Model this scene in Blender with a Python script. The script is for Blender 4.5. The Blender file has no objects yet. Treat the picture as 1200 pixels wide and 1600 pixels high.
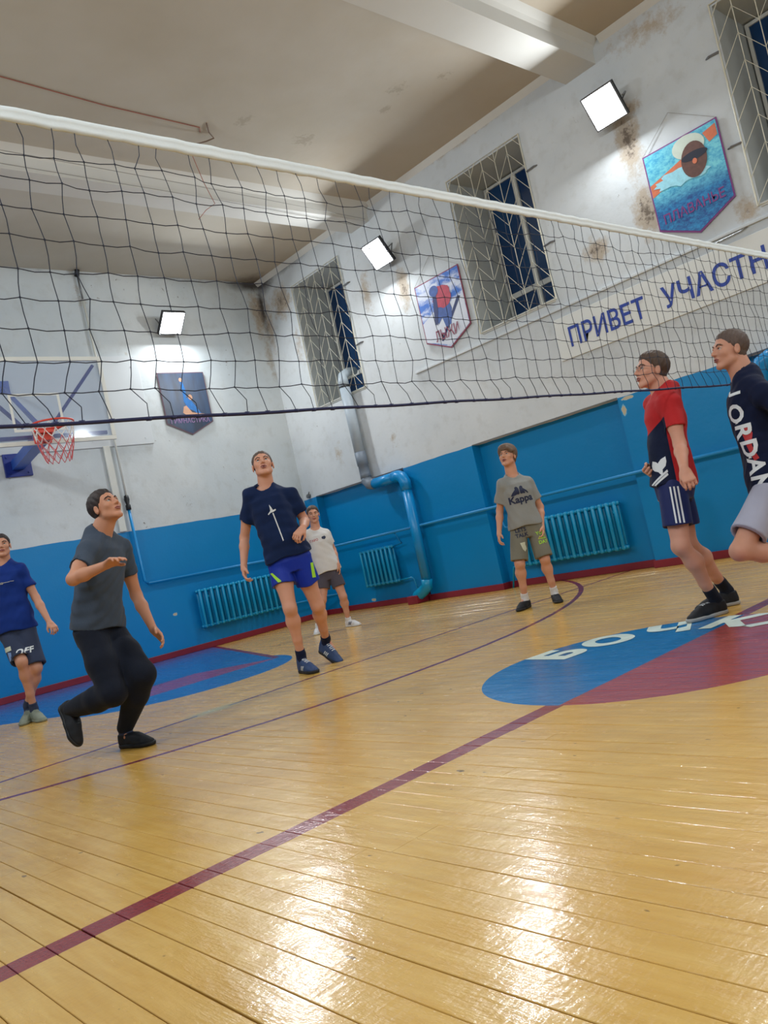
import bpy, bmesh, math, random
import numpy as np
from mathutils import Vector, Matrix
from mathutils.bvhtree import BVHTree

# ------------------------------------------------------------------ camera, world, light
scene = bpy.context.scene
COL = scene.collection
PI = math.pi

cam_data = bpy.data.cameras.new('camera')
cam = bpy.data.objects.new('camera', cam_data)
COL.objects.link(cam)
scene.camera = cam
cam_data.sensor_fit = 'VERTICAL'
cam_data.sensor_height = 36.0
cam_data.lens = 36.0 * 1286.2 / 1600.0
cam_data.shift_x = 5.21 / 1600.0
cam_data.shift_y = -2.2 / 1600.0
cam_data.clip_start = 0.05
CAM_RIGHT = Vector((0.7322495, -0.6458605, -0.2160437))
CAM_DOWN = Vector((-0.1290697, 0.1798709, -0.9751859))
CAM_FWD = Vector((0.6686940, 0.7419641, 0.0483493))
cam.matrix_world = Matrix((
    (CAM_RIGHT.x, -CAM_DOWN.x, -CAM_FWD.x, 0.0),
    (CAM_RIGHT.y, -CAM_DOWN.y, -CAM_FWD.y, 0.0),
    (CAM_RIGHT.z, -CAM_DOWN.z, -CAM_FWD.z, 0.8442),
    (0, 0, 0, 1)))

world = bpy.data.worlds.new('night')
scene.world = world
world.use_nodes = True
world.node_tree.nodes['Background'].inputs[0].default_value = (0.005, 0.012, 0.035, 1)
world.node_tree.nodes['Background'].inputs[1].default_value = 1.0

scene.view_settings.view_transform = 'Standard'
scene.view_settings.look = 'None'
scene.view_settings.exposure = 0.02
scene.view_settings.gamma = 1.0
scene.view_settings.use_curve_mapping = False
LAMP_POWER = 68.0
LAMP_COLOR = (0.90, 0.96, 1.0)

# room measures (metres): X across, Y along the hall, Z up
XL, XR = -0.6, 8.31
YB, YE = -6.2, 11.04
ZC = 5.74
NICHE = 8.46
ZBLUE = 1.95

# ------------------------------------------------------------------ helpers
def srgb(r, g, b, a=1.0):
    def f(c):
        c /= 255.0
        return c / 12.92 if c <= 0.04045 else ((c + 0.055) / 1.055) ** 2.4
    return (f(r), f(g), f(b), a)

class Nodes:
    """small helper that strings shader nodes together"""
    def __init__(self, name):
        self.mat = bpy.data.materials.new(name)
        self.mat.use_nodes = True
        self.nt = self.mat.node_tree
        self.bsdf = self.nt.nodes['Principled BSDF']
    def new(self, t, **kw):
        n = self.nt.nodes.new(t)
        for k, v in kw.items():
            setattr(n, k, v)
        return n
    def link(self, a, b):
        self.nt.links.new(a, b)
    def put(self, sock, v):
        if isinstance(v, bpy.types.NodeSocket):
            self.link(v, sock)
        else:
            sock.default_value = v
    def m(self, op, a, b=0.0, c=0.0, clamp=False):
        n = self.new('ShaderNodeMath', operation=op, use_clamp=clamp)
        self.put(n.inputs[0], a); self.put(n.inputs[1], b)
        if len(n.inputs) > 2: self.put(n.inputs[2], c)
        return n.outputs[0]
    def pos(self):
        g = self.new('ShaderNodeNewGeometry')
        s = self.new('ShaderNodeSeparateXYZ')
        self.link(g.outputs['Position'], s.inputs[0])
        return g.outputs['Position'], s.outputs[0], s.outputs[1], s.outputs[2]
    def objpos(self):
        g = self.new('ShaderNodeTexCoord')
        s = self.new('ShaderNodeSeparateXYZ')
        self.link(g.outputs['Object'], s.inputs[0])
        return g.outputs['Object'], s.outputs[0], s.outputs[1], s.outputs[2]
    def scale(self, v, sc):
        n = self.new('ShaderNodeMapping')
        self.link(v, n.inputs[0]); n.inputs['Scale'].default_value = sc
        return n.outputs[0]
    def noise(self, v, s=5.0, detail=4.0, rough=0.5, color=False):
        n = self.new('ShaderNodeTexNoise')
        if v is not None: self.link(v, n.inputs['Vector'])
        n.inputs['Scale'].default_value = s
        n.inputs['Detail'].default_value = detail
        n.inputs['Roughness'].default_value = rough
        return n.outputs[1 if color else 0]
    def ramp(self, f, stops):
        n = self.new('ShaderNodeValToRGB')
        self.link(f, n.inputs[0])
        e = n.color_ramp.elements
        while len(e) < len(stops): e.new(0.5)
        for el, (p, c) in zip(e, stops):
            el.position = p
            el.color = c if hasattr(c, '__len__') else (c, c, c, 1)
        return n.outputs[0]
    def mix(self, f, a, b):
        n = self.new('ShaderNodeMix', data_type='RGBA')
        self.put(n.inputs[0], f); self.put(n.inputs[6], a); self.put(n.inputs[7], b)
        return n.outputs[2]
    def band(self, x, lo, hi):
        """1 inside lo..hi, 0 outside"""
        return self.m('MULTIPLY', self.m('GREATER_THAN', x, lo), self.m('LESS_THAN', x, hi))
    def dist(self, x, y, cx, cy):
        dx = self.m('SUBTRACT', x, cx); dy = self.m('SUBTRACT', y, cy)
        return self.m('SQRT', self.m('ADD', self.m('MULTIPLY', dx, dx), self.m('MULTIPLY', dy, dy)))
    def spot(self, x, y, cx, cy, rx, ry):
        """soft blob of height 1 at cx, cy"""
        dx = self.m('DIVIDE', self.m('SUBTRACT', x, cx), rx); dy = self.m('DIVIDE', self.m('SUBTRACT', y, cy), ry)
        d = self.m('SQRT', self.m('ADD', self.m('MULTIPLY', dx, dx), self.m('MULTIPLY', dy, dy)))
        return self.m('SUBTRACT', 1.0, d, clamp=True)
    def bump(self, h, strength=0.3, dist=0.01):
        n = self.new('ShaderNodeBump')
        n.inputs['Strength'].default_value = strength
        n.inputs['Distance'].default_value = dist
        self.link(h, n.inputs['Height'])
        self.link(n.outputs[0], self.bsdf.inputs['Normal'])
    def out(self, color=None, rough=None, spec=None, metal=None):
        if color is not None: self.put(self.bsdf.inputs['Base Color'], color)
        if rough is not None: self.put(self.bsdf.inputs['Roughness'], rough)
        if spec is not None: self.put(self.bsdf.inputs['Specular IOR Level'], spec)
        if metal is not None: self.put(self.bsdf.inputs['Metallic'], metal)
        return self.mat

_plain = {}
def paint(name, rgb, rough=0.5, metal=0.0, vary=0.12, scale=14.0, spec=0.5, bump=0.0):
    """paint with faint procedural variation of tone"""
    if name in _plain: return _plain[name]
    n = Nodes(name)
    tc, _, _, _ = n.objpos()
    f = n.noise(tc, scale, 4)
    c = srgb(*rgb)
    lo = tuple(max(0, v * (1 - vary)) for v in c[:3]) + (1,)
    hi = tuple(min(1, v * (1 + vary)) for v in c[:3]) + (1,)
    col = n.mix(f, lo, hi)
    if bump: n.bump(n.noise(tc, scale * 6, 3), bump, 0.003)
    _plain[name] = n.out(col, rough, spec, metal)
    return _plain[name]

def mesh_obj(name, bm, mat, parent=None, smooth=False, recalc=True):
    if recalc: bmesh.ops.recalc_face_normals(bm, faces=bm.faces)
    me = bpy.data.meshes.new(name)
    bm.to_mesh(me); bm.free()
    mats = mat if isinstance(mat, (list, tuple)) else [mat]
    for mm in mats: me.materials.append(mm)
    if smooth:
        for p in me.polygons: p.use_smooth = True
    o = bpy.data.objects.new(name, me)
    COL.objects.link(o)
    if parent is not None:
        o.parent = parent
        o.matrix_parent_inverse = Matrix.Translation(-Vector(parent.location)) if parent.rotation_euler.z == 0 else parent.matrix_basis.inverted()
    return o

def tag(o, label=None, cat=None, group=None, kind=None):
    if label: o['label'] = label
    if cat: o['category'] = cat
    if group: o['group'] = group
    if kind: o['kind'] = kind
    return o

def empty(name, loc, label, cat, group=None):
    o = bpy.data.objects.new(name, None)
    o.location = loc
    o.empty_display_size = 0.1
    COL.objects.link(o)
    return tag(o, label, cat, group)

def box(bm, x0, x1, y0, y1, z0, z1, bevel=0.0, mi=0):
    vs = [bm.verts.new((x, y, z)) for x in (x0, x1) for y in (y0, y1) for z in (z0, z1)]
    fs = []
    for idx in ((0, 1, 3, 2), (4, 6, 7, 5), (0, 4, 5, 1), (2, 3, 7, 6), (0, 2, 6, 4), (1, 5, 7, 3)):
        f = bm.faces.new([vs[i] for i in idx]); f.material_index = mi; fs.append(f)
    if bevel:
        es = list({e for f in fs for e in f.edges})
        bmesh.ops.bevel(bm, geom=es, offset=bevel, segments=2, affect='EDGES', profile=0.5)
    return vs

def quad(bm, pts, mi=0):
    f = bm.faces.new([bm.verts.new(p) for p in pts]); f.material_index = mi
    return f

def tube(bm, pts, r, seg=8, cap=True, closed=False):
    """round tube through pts; r a number or one per point"""
    P = [Vector(p) for p in pts]
    n = len(P)
    R = r if hasattr(r, '__len__') else [r] * n
    rings = []
    up = None
    for i, p in enumerate(P):
        a = P[(i - 1) % n] if (closed or i > 0) else p
        b = P[(i + 1) % n] if (closed or i < n - 1) else p
        t = (b - a)
        if t.length < 1e-9: t = Vector((0, 0, 1))
        t.normalize()
        if up is None:
            up = Vector((0, 0, 1)) if abs(t.z) < 0.9 else Vector((1, 0, 0))
        u = t.cross(up)
        if u.length < 1e-6: u = t.cross(Vector((0.3, 1, 0.2)))
        u.normalize(); v = u.cross(t).normalized()
        up = v
        rings.append([bm.verts.new(p + (u * math.cos(k * 2 * PI / seg) + v * math.sin(k * 2 * PI / seg)) * R[i]) for k in range(seg)])
    m = n if closed else n - 1
    for i in range(m):
        A, B = rings[i], rings[(i + 1) % n]
        for k in range(seg):
            bm.faces.new((A[k], A[(k + 1) % seg], B[(k + 1) % seg], B[k]))
    if cap and not closed:
        bm.faces.new(list(reversed(rings[0]))); bm.faces.new(rings[-1])

def arc(c, r, a0, a1, n, ax, ay):
    c = Vector(c); ax = Vector(ax); ay = Vector(ay)
    return [c + ax * (r * math.cos(a0 + (a1 - a0) * i / n)) + ay * (r * math.sin(a0 + (a1 - a0) * i / n)) for i in range(n + 1)]

def text_shape(txt, size=1.0, bold=0.0, maxedge=0.0, align='CENTER'):
    """lettering as flat faces: list of verts (x, y), list of faces; cap height about 0.73 * size"""
    c = bpy.data.curves.new('lettering', 'FONT')
    c.body = txt; c.size = size; c.align_x = align; c.offset = bold * size
    c.resolution_u = 3
    o = bpy.data.objects.new('lettering', c)
    COL.objects.link(o)
    dg = bpy.context.evaluated_depsgraph_get()
    me = bpy.data.meshes.new_from_object(o.evaluated_get(dg))
    bm = bmesh.new(); bm.from_mesh(me)
    bmesh.ops.remove_doubles(bm, verts=bm.verts, dist=size * 0.001)
    if maxedge:
        for _ in range(4):
            es = [e for e in bm.edges if e.calc_length() > maxedge]
            if not es: break
            bmesh.ops.subdivide_edges(bm, edges=es, cuts=1)
            bmesh.ops.triangulate(bm, faces=[f for f in bm.faces if len(f.verts) > 3])
    bm.verts.ensure_lookup_table(); bm.verts.index_update()
    vs = [(v.co.x, v.co.y) for v in bm.verts]
    fs = [[v.index for v in f.verts] for f in bm.faces]
    bm.free()
    bpy.data.objects.remove(o); bpy.data.meshes.remove(me); bpy.data.curves.remove(c)
    return vs, fs

def poly_shape(pts, maxedge=0.0):
    bm = bmesh.new()
    f = bm.faces.new([bm.verts.new((x, y, 0)) for x, y in pts])
    bmesh.ops.triangulate(bm, faces=[f])
    if maxedge:
        for _ in range(5):
            es = [e for e in bm.edges if e.calc_length() > maxedge]
            if not es: break
            bmesh.ops.subdivide_edges(bm, edges=es, cuts=1)
            bmesh.ops.triangulate(bm, faces=[f for f in bm.faces if len(f.verts) > 3])
    bm.verts.ensure_lookup_table(); bm.verts.index_update()
    vs = [(v.co.x, v.co.y) for v in bm.verts]
    fs = [[v.index for v in f.verts] for f in bm.faces]
    bm.free()
    return vs, fs

def place_shape(bm, shape, org, ux, uy, off=(0, 0), sc=1.0, rot=0.0, sx=1.0):
    """lays a flat shape on the plane org + ux, uy"""
    org = Vector(org); ux = Vector(ux); uy = Vector(uy)
    c, s = math.cos(rot), math.sin(rot)
    vs = []
    for x, y in shape[0]:
        x *= sc * sx; y *= sc
        x, y = x * c - y * s + off[0], x * s + y * c + off[1]
        vs.append(bm.verts.new(org + ux * x + uy * y))
    for f in shape[1]:
        try: bm.faces.new([vs[i] for i in f])
        except ValueError: pass

# ------------------------------------------------------------------ materials
def floor_material():
    n = Nodes('varnished_ochre_floorboards')
    P, x, y, z = n.pos()
    # board number drives a small shift of tone from board to board
    bd = n.m('FLOOR', n.m('MULTIPLY', x, 10.0))
    rnd = n.new('ShaderNodeTexWhiteNoise', noise_dimensions='1D'); n.link(bd, rnd.inputs['W'])
    streak = n.noise(n.scale(P, (9.0, 0.9, 1.0)), 3.0, 6, 0.6)
    patch = n.noise(P, 0.7, 3)
    base = n.mix(n.ramp(streak, [(0.35, 0.0), (0.7, 1.0)]), srgb(212, 164, 74), srgb(228, 186, 102))
    base = n.mix(n.m('MULTIPLY', n.ramp(patch, [(0.4, 0.0), (0.65, 1.0)]), 0.45), base, srgb(204, 150, 62))
    base = n.mix(n.m('MULTIPLY', rnd.outputs[0], 0.16), base, srgb(190, 150, 80))
    # scuffs: short dark scratches along the boards
    sc = n.noise(n.scale(P, (34.0, 3.4, 1.0)), 2.2, 5, 0.7)
    sc2 = n.noise(P, 2.1, 2)
    scm = n.m('MULTIPLY', n.ramp(sc, [(0.655, 0.0), (0.70, 1.0)]), n.ramp(sc2, [(0.45, 0.0), (0.6, 1.0)]))
    base = n.mix(n.m('MULTIPLY', scm, 0.55), base, srgb(120, 96, 58))
    kn = n.noise(n.scale(P, (1.0, 0.5, 1.0)), 24.0, 2, 0.4)
    base = n.mix(n.m('MULTIPLY', n.ramp(kn, [(0.745, 0.0), (0.775, 1.0)]), 0.7), base, srgb(96, 74, 44))
    red = n.mix(streak, srgb(128, 40, 42), srgb(146, 54, 52))
    maroon = n.mix(streak, srgb(112, 34, 52), srgb(128, 44, 62))
    blue = n.mix(streak, srgb(12, 88, 162), srgb(38, 116, 184))
    # key under the hoop
    edge = n.m('ADD', 4.76, n.m('MULTIPLY', n.m('SUBTRACT', y, 7.365), 0.367))
    edgeL = n.m('SUBTRACT', 7.60, edge)
    trap = n.m('MULTIPLY', n.m('MULTIPLY', n.m('LESS_THAN', x, edge), n.m('GREATER_THAN', x, edgeL)), n.m('GREATER_THAN', y, 7.3))
    semi = n.m('MULTIPLY', n.m('LESS_THAN', n.dist(x, y, 3.75, 7.62), 1.14), n.m('LESS_THAN', y, 7.75))
    col = n.mix(n.m('MAXIMUM', trap, semi), base, blue)
    top = n.m('SUBTRACT', 8.12, n.m('MULTIPLY', n.m('MAXIMUM', n.m('SUBTRACT', n.m('ABSOLUTE', n.m('SUBTRACT', x, 3.8)), 0.4), 0.0), 1.5))
    bandm = n.m('MULTIPLY', n.m('GREATER_THAN', y, 7.31), n.m('LESS_THAN', y, top))
    pink = n.mix(streak, srgb(128, 52, 98), srgb(150, 66, 108))
    col = n.mix(bandm, col, pink)
    el = n.m('LESS_THAN', n.m('ABSOLUTE', n.m('SUBTRACT', x, edge)), 0.035)
    col = n.mix(n.m('MULTIPLY', el, n.m('GREATER_THAN', y, 7.34)), col, maroon)
    # arc and thin lines
    arcm = n.m('LESS_THAN', n.m('ABSOLUTE', n.m('SUBTRACT', n.dist(x, y, 3.88, 10.07), 5.9)), 0.026)
    col = n.mix(arcm, col, maroon)
    gap = n.m('SUBTRACT', 1.0, n.band(x, 2.72, 2.98))
    l1 = n.m('MULTIPLY', n.m('LESS_THAN', n.m('ABSOLUTE', n.m('SUBTRACT', y, 5.35)), 0.021), gap)
    col = n.mix(l1, col, maroon)
    rub = n.m('MULTIPLY', n.band(x, 2.62, 3.1), n.spot(x, y, 2.86, 5.36, 0.34, 0.14))
    col = n.mix(n.m('MULTIPLY', rub, 0.8), col, srgb(182, 186, 136))
    lf = n.m('MULTIPLY', n.m('LESS_THAN', n.m('ABSOLUTE', n.m('SUBTRACT', y, n.m('SUBTRACT', 6.55, n.m('MULTIPLY', x, 0.26)))), 0.012), n.band(x, 4.7, 5.3))
    col = n.mix(n.m('MULTIPLY', lf, 0.6), col, srgb(120, 124, 100))
    l0 = n.m('LESS_THAN', n.m('ABSOLUTE', n.m('SUBTRACT', y, 2.40)), 0.05)
    col = n.mix(l0, col, red)
    circ = n.m('LESS_THAN', n.dist(x, y, 3.888, 2.414), 0.953)
    half = n.m('GREATER_THAN', y, 2.375)
    redc = n.mix(streak, srgb(150, 58, 60), srgb(176, 80, 76))
    col = n.mix(circ, col, n.mix(half, redc, n.mix(streak, srgb(6, 98, 160), srgb(24, 122, 182))))
    # pale wear on the painted areas
    wr = n.ramp(n.noise(n.scale(P, (40.0, 5.0, 1.0)), 2.0, 4, 0.7), [(0.68, 0.0), (0.74, 1.0)])
    col = n.mix(n.m('MULTIPLY', n.m('MULTIPLY', circ, wr), 0.35), col, srgb(150, 170, 190))
    rr = n.noise(n.scale(P, (6.0, 1.2, 1.0)), 3.0, 4, 0.6)
    rough = n.m('ADD', 0.16, n.m('MULTIPLY', rr, 0.18))
    h1 = n.noise(n.scale(P, (26.0, 7.0, 1.0)), 2.0, 5, 0.65)
    h2 = n.noise(n.scale(P, (1.0, 0.6, 1.0)), 7.0, 2)
    h3 = n.noise(n.scale(P, (3.0, 8.0, 1.0)), 9.0, 2)
    h4 = n.noise(n.scale(P, (75.0, 9.0, 1.0)), 2.0, 3, 0.6)
    h = n.m('ADD', n.m('ADD', n.m('MULTIPLY', h1, 0.30), n.m('MULTIPLY', h2, 0.9)), n.m('ADD', n.m('MULTIPLY', h3, 0.13), n.m('MULTIPLY', h4, 0.10)))
    n.bump(h, 0.42, 0.010)
    n.bsdf.inputs['Coat Weight'].default_value = 0.45
    n.bsdf.inputs['Coat Roughness'].default_value = 0.055
    n.link(n.bsdf.inputs['Normal'].links[0].from_socket, n.bsdf.inputs['Coat Normal'])
    return n.out(col, rough, 0.35)

def wall_material(name, axis, zb, spots, chips, tint):
    """upper whitewash, lower oil paint; spots (u, z, ru, rz, amount) of mould and stains; negative amounts darken corners and ceiling edges"""
    n = Nodes(name)
    P, x, y, z = n.pos()
    u = y if axis == 'y' else x
    big = n.noise(P, 0.55, 4, 0.55)
    fine = n.noise(P, 6.0, 6, 0.65)
    white = n.mix(n.ramp(big, [(0.38, 0.0), (0.64, 1.0)]), srgb(*tint[0]), srgb(*tint[1]))
    white = n.mix(n.m('MULTIPLY', n.ramp(fine, [(0.52, 0.0), (0.72, 1.0)]), 0.25), white, srgb(160, 156, 146))
    speck = n.ramp(n.noise(P, 15.0, 6, 0.7), [(0.64, 0.0), (0.69, 1.0)])
    rare = n.ramp(n.noise(P, 1.3, 2), [(0.58, 0.0), (0.66, 1.0)])
    white = n.mix(n.m('MULTIPLY', n.m('MULTIPLY', speck, rare), 0.8), white, srgb(110, 100, 88))
    tot = None
    tot2 = None
    for cu, cz, ru, rz, am in spots:
        s = n.m('MULTIPLY', n.spot(u, z, cu, cz, ru, rz), am)
        if am < 0:
            s = n.m('MULTIPLY', s, -1.0)
            tot2 = s if tot2 is None else n.m('MAXIMUM', tot2, s)
        else:
            tot = s if tot is None else n.m('MAXIMUM', tot, s)
    n1 = n.noise(P, 9.0, 6, 0.75)
    if tot is not None:
        brown = n.ramp(n.m('ADD', n.m('MULTIPLY', tot, 0.55), n.m('MULTIPLY', n1, 0.62)), [(0.50, 0.0), (0.66, 1.0)])
        white = n.mix(n.m('MULTIPLY', brown, 0.75), white, srgb(166, 146, 120))
        dark = n.ramp(n.m('ADD', n.m('MULTIPLY', tot, 0.42), n.m('MULTIPLY', n.noise(P, 19.0, 6, 0.8), 0.62)), [(0.62, 0.0), (0.70, 1.0)])
        white = n.mix(n.m('MULTIPLY', dark, 0.8), white, srgb(84, 72, 62))
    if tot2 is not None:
        edge_dark = n.ramp(n.m('ADD', n.m('MULTIPLY', tot2, 0.7), n.m('MULTIPLY', n1, 0.45)), [(0.42, 0.0), (0.85, 1.0)])  # darkens the room corner and the ceiling edges
        white = n.mix(n.m('MULTIPLY', edge_dark, 0.9), white, srgb(58, 50, 46))
    blue = n.mix(big, srgb(0, 118, 178), srgb(2, 132, 192))
    bsc = n.ramp(n.noise(P, 24.0, 4, 0.7), [(0.70, 0.0), (0.74, 1.0)])
    blue = n.mix(n.m('MULTIPLY', bsc, n.m('MULTIPLY', rare, 0.5)), blue, srgb(120, 180, 210))
    tc = None
    for cu, cz, ru, rz in chips:
        s = n.spot(u, z, cu, cz, ru, rz)
        tc = s if tc is None else n.m('MAXIMUM', tc, s)
    if tc is not None:
        k = n.m('ADD', tc, n.m('MULTIPLY', n.noise(P, 22.0, 5, 0.7), 0.8))
        blue = n.mix(n.ramp(k, [(0.78, 0.0), (0.80, 1.0)]), blue, srgb(120, 180, 205))
        blue = n.mix(n.ramp(k, [(0.88, 0.0), (0.90, 1.0)]), blue, srgb(190, 176, 150))
    wob = n.m('MULTIPLY', n.m('SUBTRACT', n.noise(P, 2.0, 2), 0.5), 0.03)
    isblue = n.m('LESS_THAN', n.m('ADD', z, wob), zb)
    col = n.mix(isblue, white, blue)
    rough = n.m('SUBTRACT', 0.8, n.m('MULTIPLY', isblue, 0.42))
    h = n.m('ADD', n.noise(P, 2.5, 3), n.m('MULTIPLY', n.noise(P, 30.0, 4), 0.16))
    n.bump(h, 0.35, 0.02)
    return n.out(col, rough, 0.4)

WALLTINT = ((194, 199, 202), (210, 213, 214))
M_floor = floor_material()
M_wall_r = wall_material('whitewash_over_blue_oil_paint', 'y', ZBLUE,
    [(4.10, 4.55, 0.26, 0.75, 1.0), (4.02, 4.85, 0.3, 0.16, 0.9), (4.08, 3.75, 0.28, 0.5, 1.0), (4.75, 3.62, 0.32, 0.25, 0.95),
     (7.75, 4.35, 0.22, 0.6, 0.9), (8.5, 4.6, 0.25, 0.7, 0.7), (10.5, 5.2, 0.5, 0.5, 0.9), (10.3, 4.4, 0.22, 0.7, 0.6),
     (8.6, 2.4, 0.3, 0.25, 0.5), (9.9, 2.5, 0.3, 0.5, 0.5), (3.6, 5.5, 1.1, 0.35, 0.6), (6.2, 5.7, 1.6, 0.12, 0.75),
     (3.1, 3.3, 0.3, 0.3, 0.7), (5.2, 2.5, 0.5, 0.2, 0.4), (10.95, 5.0, 0.3, 1.0, 0.7),
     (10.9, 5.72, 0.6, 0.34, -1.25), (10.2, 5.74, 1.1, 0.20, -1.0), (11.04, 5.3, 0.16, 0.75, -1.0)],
    [(8.72, 0.50, 0.13, 0.17), (4.88, 1.80, 0.05, 0.10), (7.95, 0.05, 0.3, 0.05), (10.0, 0.12, 0.10, 0.04), (4.80, 1.92, 0.14, 0.035)], WALLTINT)
M_wall_e = wall_material('whitewash_over_blue_oil_paint_end', 'x', 1.89,
    [(8.2, 5.2, 0.3, 0.9, 0.8), (8.25, 4.4, 0.2, 1.0, 0.6), (5.15, 5.3, 0.2, 0.6, 0.5), (5.7, 4.5, 0.2, 0.12, 0.5),
     (8.2, 5.72, 0.8, 0.24, -1.2), (8.31, 5.3, 0.14, 0.75, -1.0), (6.6, 5.75, 1.8, 0.13, -0.55), (4.4, 5.76, 1.2, 0.16, -0.5)],  # last two spots paint the shadow band under the ceiling
    [(5.6, 0.6, 0.06, 0.04)], ((190, 198, 202), (208, 212, 212)))
M_wall_o = wall_material('whitewash_over_blue_oil_paint_plain', 'y', 1.92, [], [], WALLTINT)

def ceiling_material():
    n = Nodes('stained_ceiling_whitewash')
    P, x, y, z = n.pos()
    big = n.noise(P, 0.5, 4, 0.6)
    c = n.mix(n.ramp(big, [(0.35, 0.0), (0.65, 1.0)]), srgb(182, 175, 161), srgb(194, 189, 179))
    # yellow-brown tint that strengthens towards the window wall
    near = n.m('DIVIDE', n.m('SUBTRACT', x, 5.6), 2.7, clamp=True)
    st = n.ramp(n.m('ADD', n.m('MULTIPLY', near, 0.5), n.m('MULTIPLY', n.noise(P, 0.9, 5, 0.6), 0.6)), [(0.42, 0.0), (0.75, 1.0)])
    c = n.mix(n.m('MULTIPLY', st, 0.48), c, srgb(178, 158, 130))
    fl = None
    for cx, cy, r in ((5.45, 6.85, 0.3), (6.35, 6.95, 0.42), (6.75, 5.75, 0.35), (7.1, 5.35, 0.25), (6.9, 6.1, 0.25), (5.15, 7.2, 0.22)):
        s = n.spot(x, y, cx, cy, r, r)
        fl = s if fl is None else n.m('MAXIMUM', fl, s)
    k = n.m('ADD', n.m('MULTIPLY', fl, 0.42), n.m('MULTIPLY', n.noise(P, 11.0, 5, 0.75), 0.66))
    c = n.mix(n.m('MULTIPLY', n.ramp(k, [(0.62, 0.0), (0.70, 1.0)]), 0.32), c, srgb(130, 114, 94))
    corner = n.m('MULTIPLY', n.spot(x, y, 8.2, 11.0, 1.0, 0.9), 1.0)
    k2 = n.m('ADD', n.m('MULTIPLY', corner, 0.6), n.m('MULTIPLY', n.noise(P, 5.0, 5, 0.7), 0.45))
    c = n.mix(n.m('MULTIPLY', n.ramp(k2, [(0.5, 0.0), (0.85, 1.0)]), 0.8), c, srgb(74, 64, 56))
    n.bump(n.noise(P, 3.0, 4), 0.3, 0.02)
    return n.out(c, 0.9, 0.2)
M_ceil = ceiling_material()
M_beam = paint('beam_whitewash', (204, 203, 198), 0.85, vary=0.06, scale=2.0, bump=0.2)
M_redbase = paint('dark_red_skirting_paint', (132, 34, 48), 0.35, vary=0.18, scale=5.0)
M_bluepaint = paint('blue_oil_paint', (2, 130, 192), 0.33, vary=0.08, scale=3.0, bump=0.15)
M_rad = paint('blue_radiator_paint', (4, 142, 188), 0.33, vary=0.08, scale=6.0, bump=0.15)
M_white = paint('white_enamel', (214, 214, 206), 0.45, vary=0.05)
M_grille = paint('cream_grille_enamel', (206, 202, 184), 0.45, vary=0.08)
M_winframe = paint('white_window_paint', (196, 196, 190), 0.5, vary=0.1)
M_jamb = paint('grey_window_reveal', (184, 188, 186), 0.8, vary=0.1, scale=3.0, bump=0.2)
M_darkblue = paint('dark_blue_enamel', (18, 42, 128), 0.4, vary=0.1)
M_midblue = paint('mid_blue_enamel', (40, 84, 170), 0.4, vary=0.1)
M_orange = paint('orange_red_rim_paint', (214, 66, 44), 0.4, vary=0.1)
M_pinkcord = paint('faded_red_cord', (200, 90, 92), 0.8, vary=0.2)
M_whitecord = paint('white_cord', (220, 214, 208), 0.8, vary=0.1)
M_netcord = paint('dark_navy_net_cord', (26, 32, 50), 0.7, vary=0.2)
M_netrope = paint('navy_bottom_rope', (20, 26, 72), 0.6, vary=0.15, scale=60.0)
M_tape = paint('white_vinyl_net_band', (226, 232, 232), 0.5, vary=0.05, scale=8.0, bump=0.25)
M_duct = paint('grey_plastic_duct', (164, 174, 182), 0.45, vary=0.08)
M_ductdark = paint('dark_grey_duct_sleeve', (112, 122, 134), 0.5, vary=0.12)
M_black = paint('black_plastic', (22, 22, 26), 0.5, vary=0.2)
M_metal = paint('dull_grey_metal', (120, 122, 124), 0.4, metal=0.6, vary=0.1)
M_string = paint('thin_grey_string', (150, 148, 142), 0.8, vary=0.1)
M_copper = paint('red_copper_wire', (150, 92, 76), 0.6, vary=0.2)
M_signblue = paint('blue_sign_lettering', (26, 58, 150), 0.5, vary=0.06)
M_banner = paint('white_sign_board', (214, 215, 211), 0.6, vary=0.04, scale=2.0)

def glass_night():
    n = Nodes('night_window_glass')
    P, x, y, z = n.pos()
    f = n.noise(P, 1.4, 3)
    return n.out(n.mix(f, srgb(8, 34, 74), srgb(22, 66, 108)), 0.12, 0.6)
M_night = glass_night()

def plexi():
    n = Nodes('clear_backboard_plastic')
    nt = n.nt
    tr = n.new('ShaderNodeBsdfTransparent'); tr.inputs[0].default_value = (0.86, 0.90, 0.95, 1)
    gl = n.new('ShaderNodeBsdfGlossy'); gl.inputs['Roughness'].default_value = 0.08
    df = n.new('ShaderNodeBsdfDiffuse'); df.inputs[0].default_value = srgb(196, 206, 226)
    m1 = n.new('ShaderNodeMixShader'); m1.inputs[0].default_value = 0.06
    m2 = n.new('ShaderNodeMixShader'); m2.inputs[0].default_value = 0.09
    n.link(tr.outputs[0], m1.inputs[1]); n.link(gl.outputs[0], m1.inputs[2])
    n.link(m1.outputs[0], m2.inputs[1]); n.link(df.outputs[0], m2.inputs[2])
    n.link(m2.outputs[0], nt.nodes['Material Output'].inputs[0])
    nt.nodes.remove(n.bsdf)
    return n.mat
M_plexi = plexi()

def lamp_face():
    n = Nodes('floodlight_led_face')
    n.bsdf.inputs['Emission Color'].default_value = (0.93, 0.97, 1.0, 1)
    n.bsdf.inputs['Emission Strength'].default_value = 14.0
    return n.out((0.9, 0.9, 0.9, 1), 0.4)
M_led = lamp_face()

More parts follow.
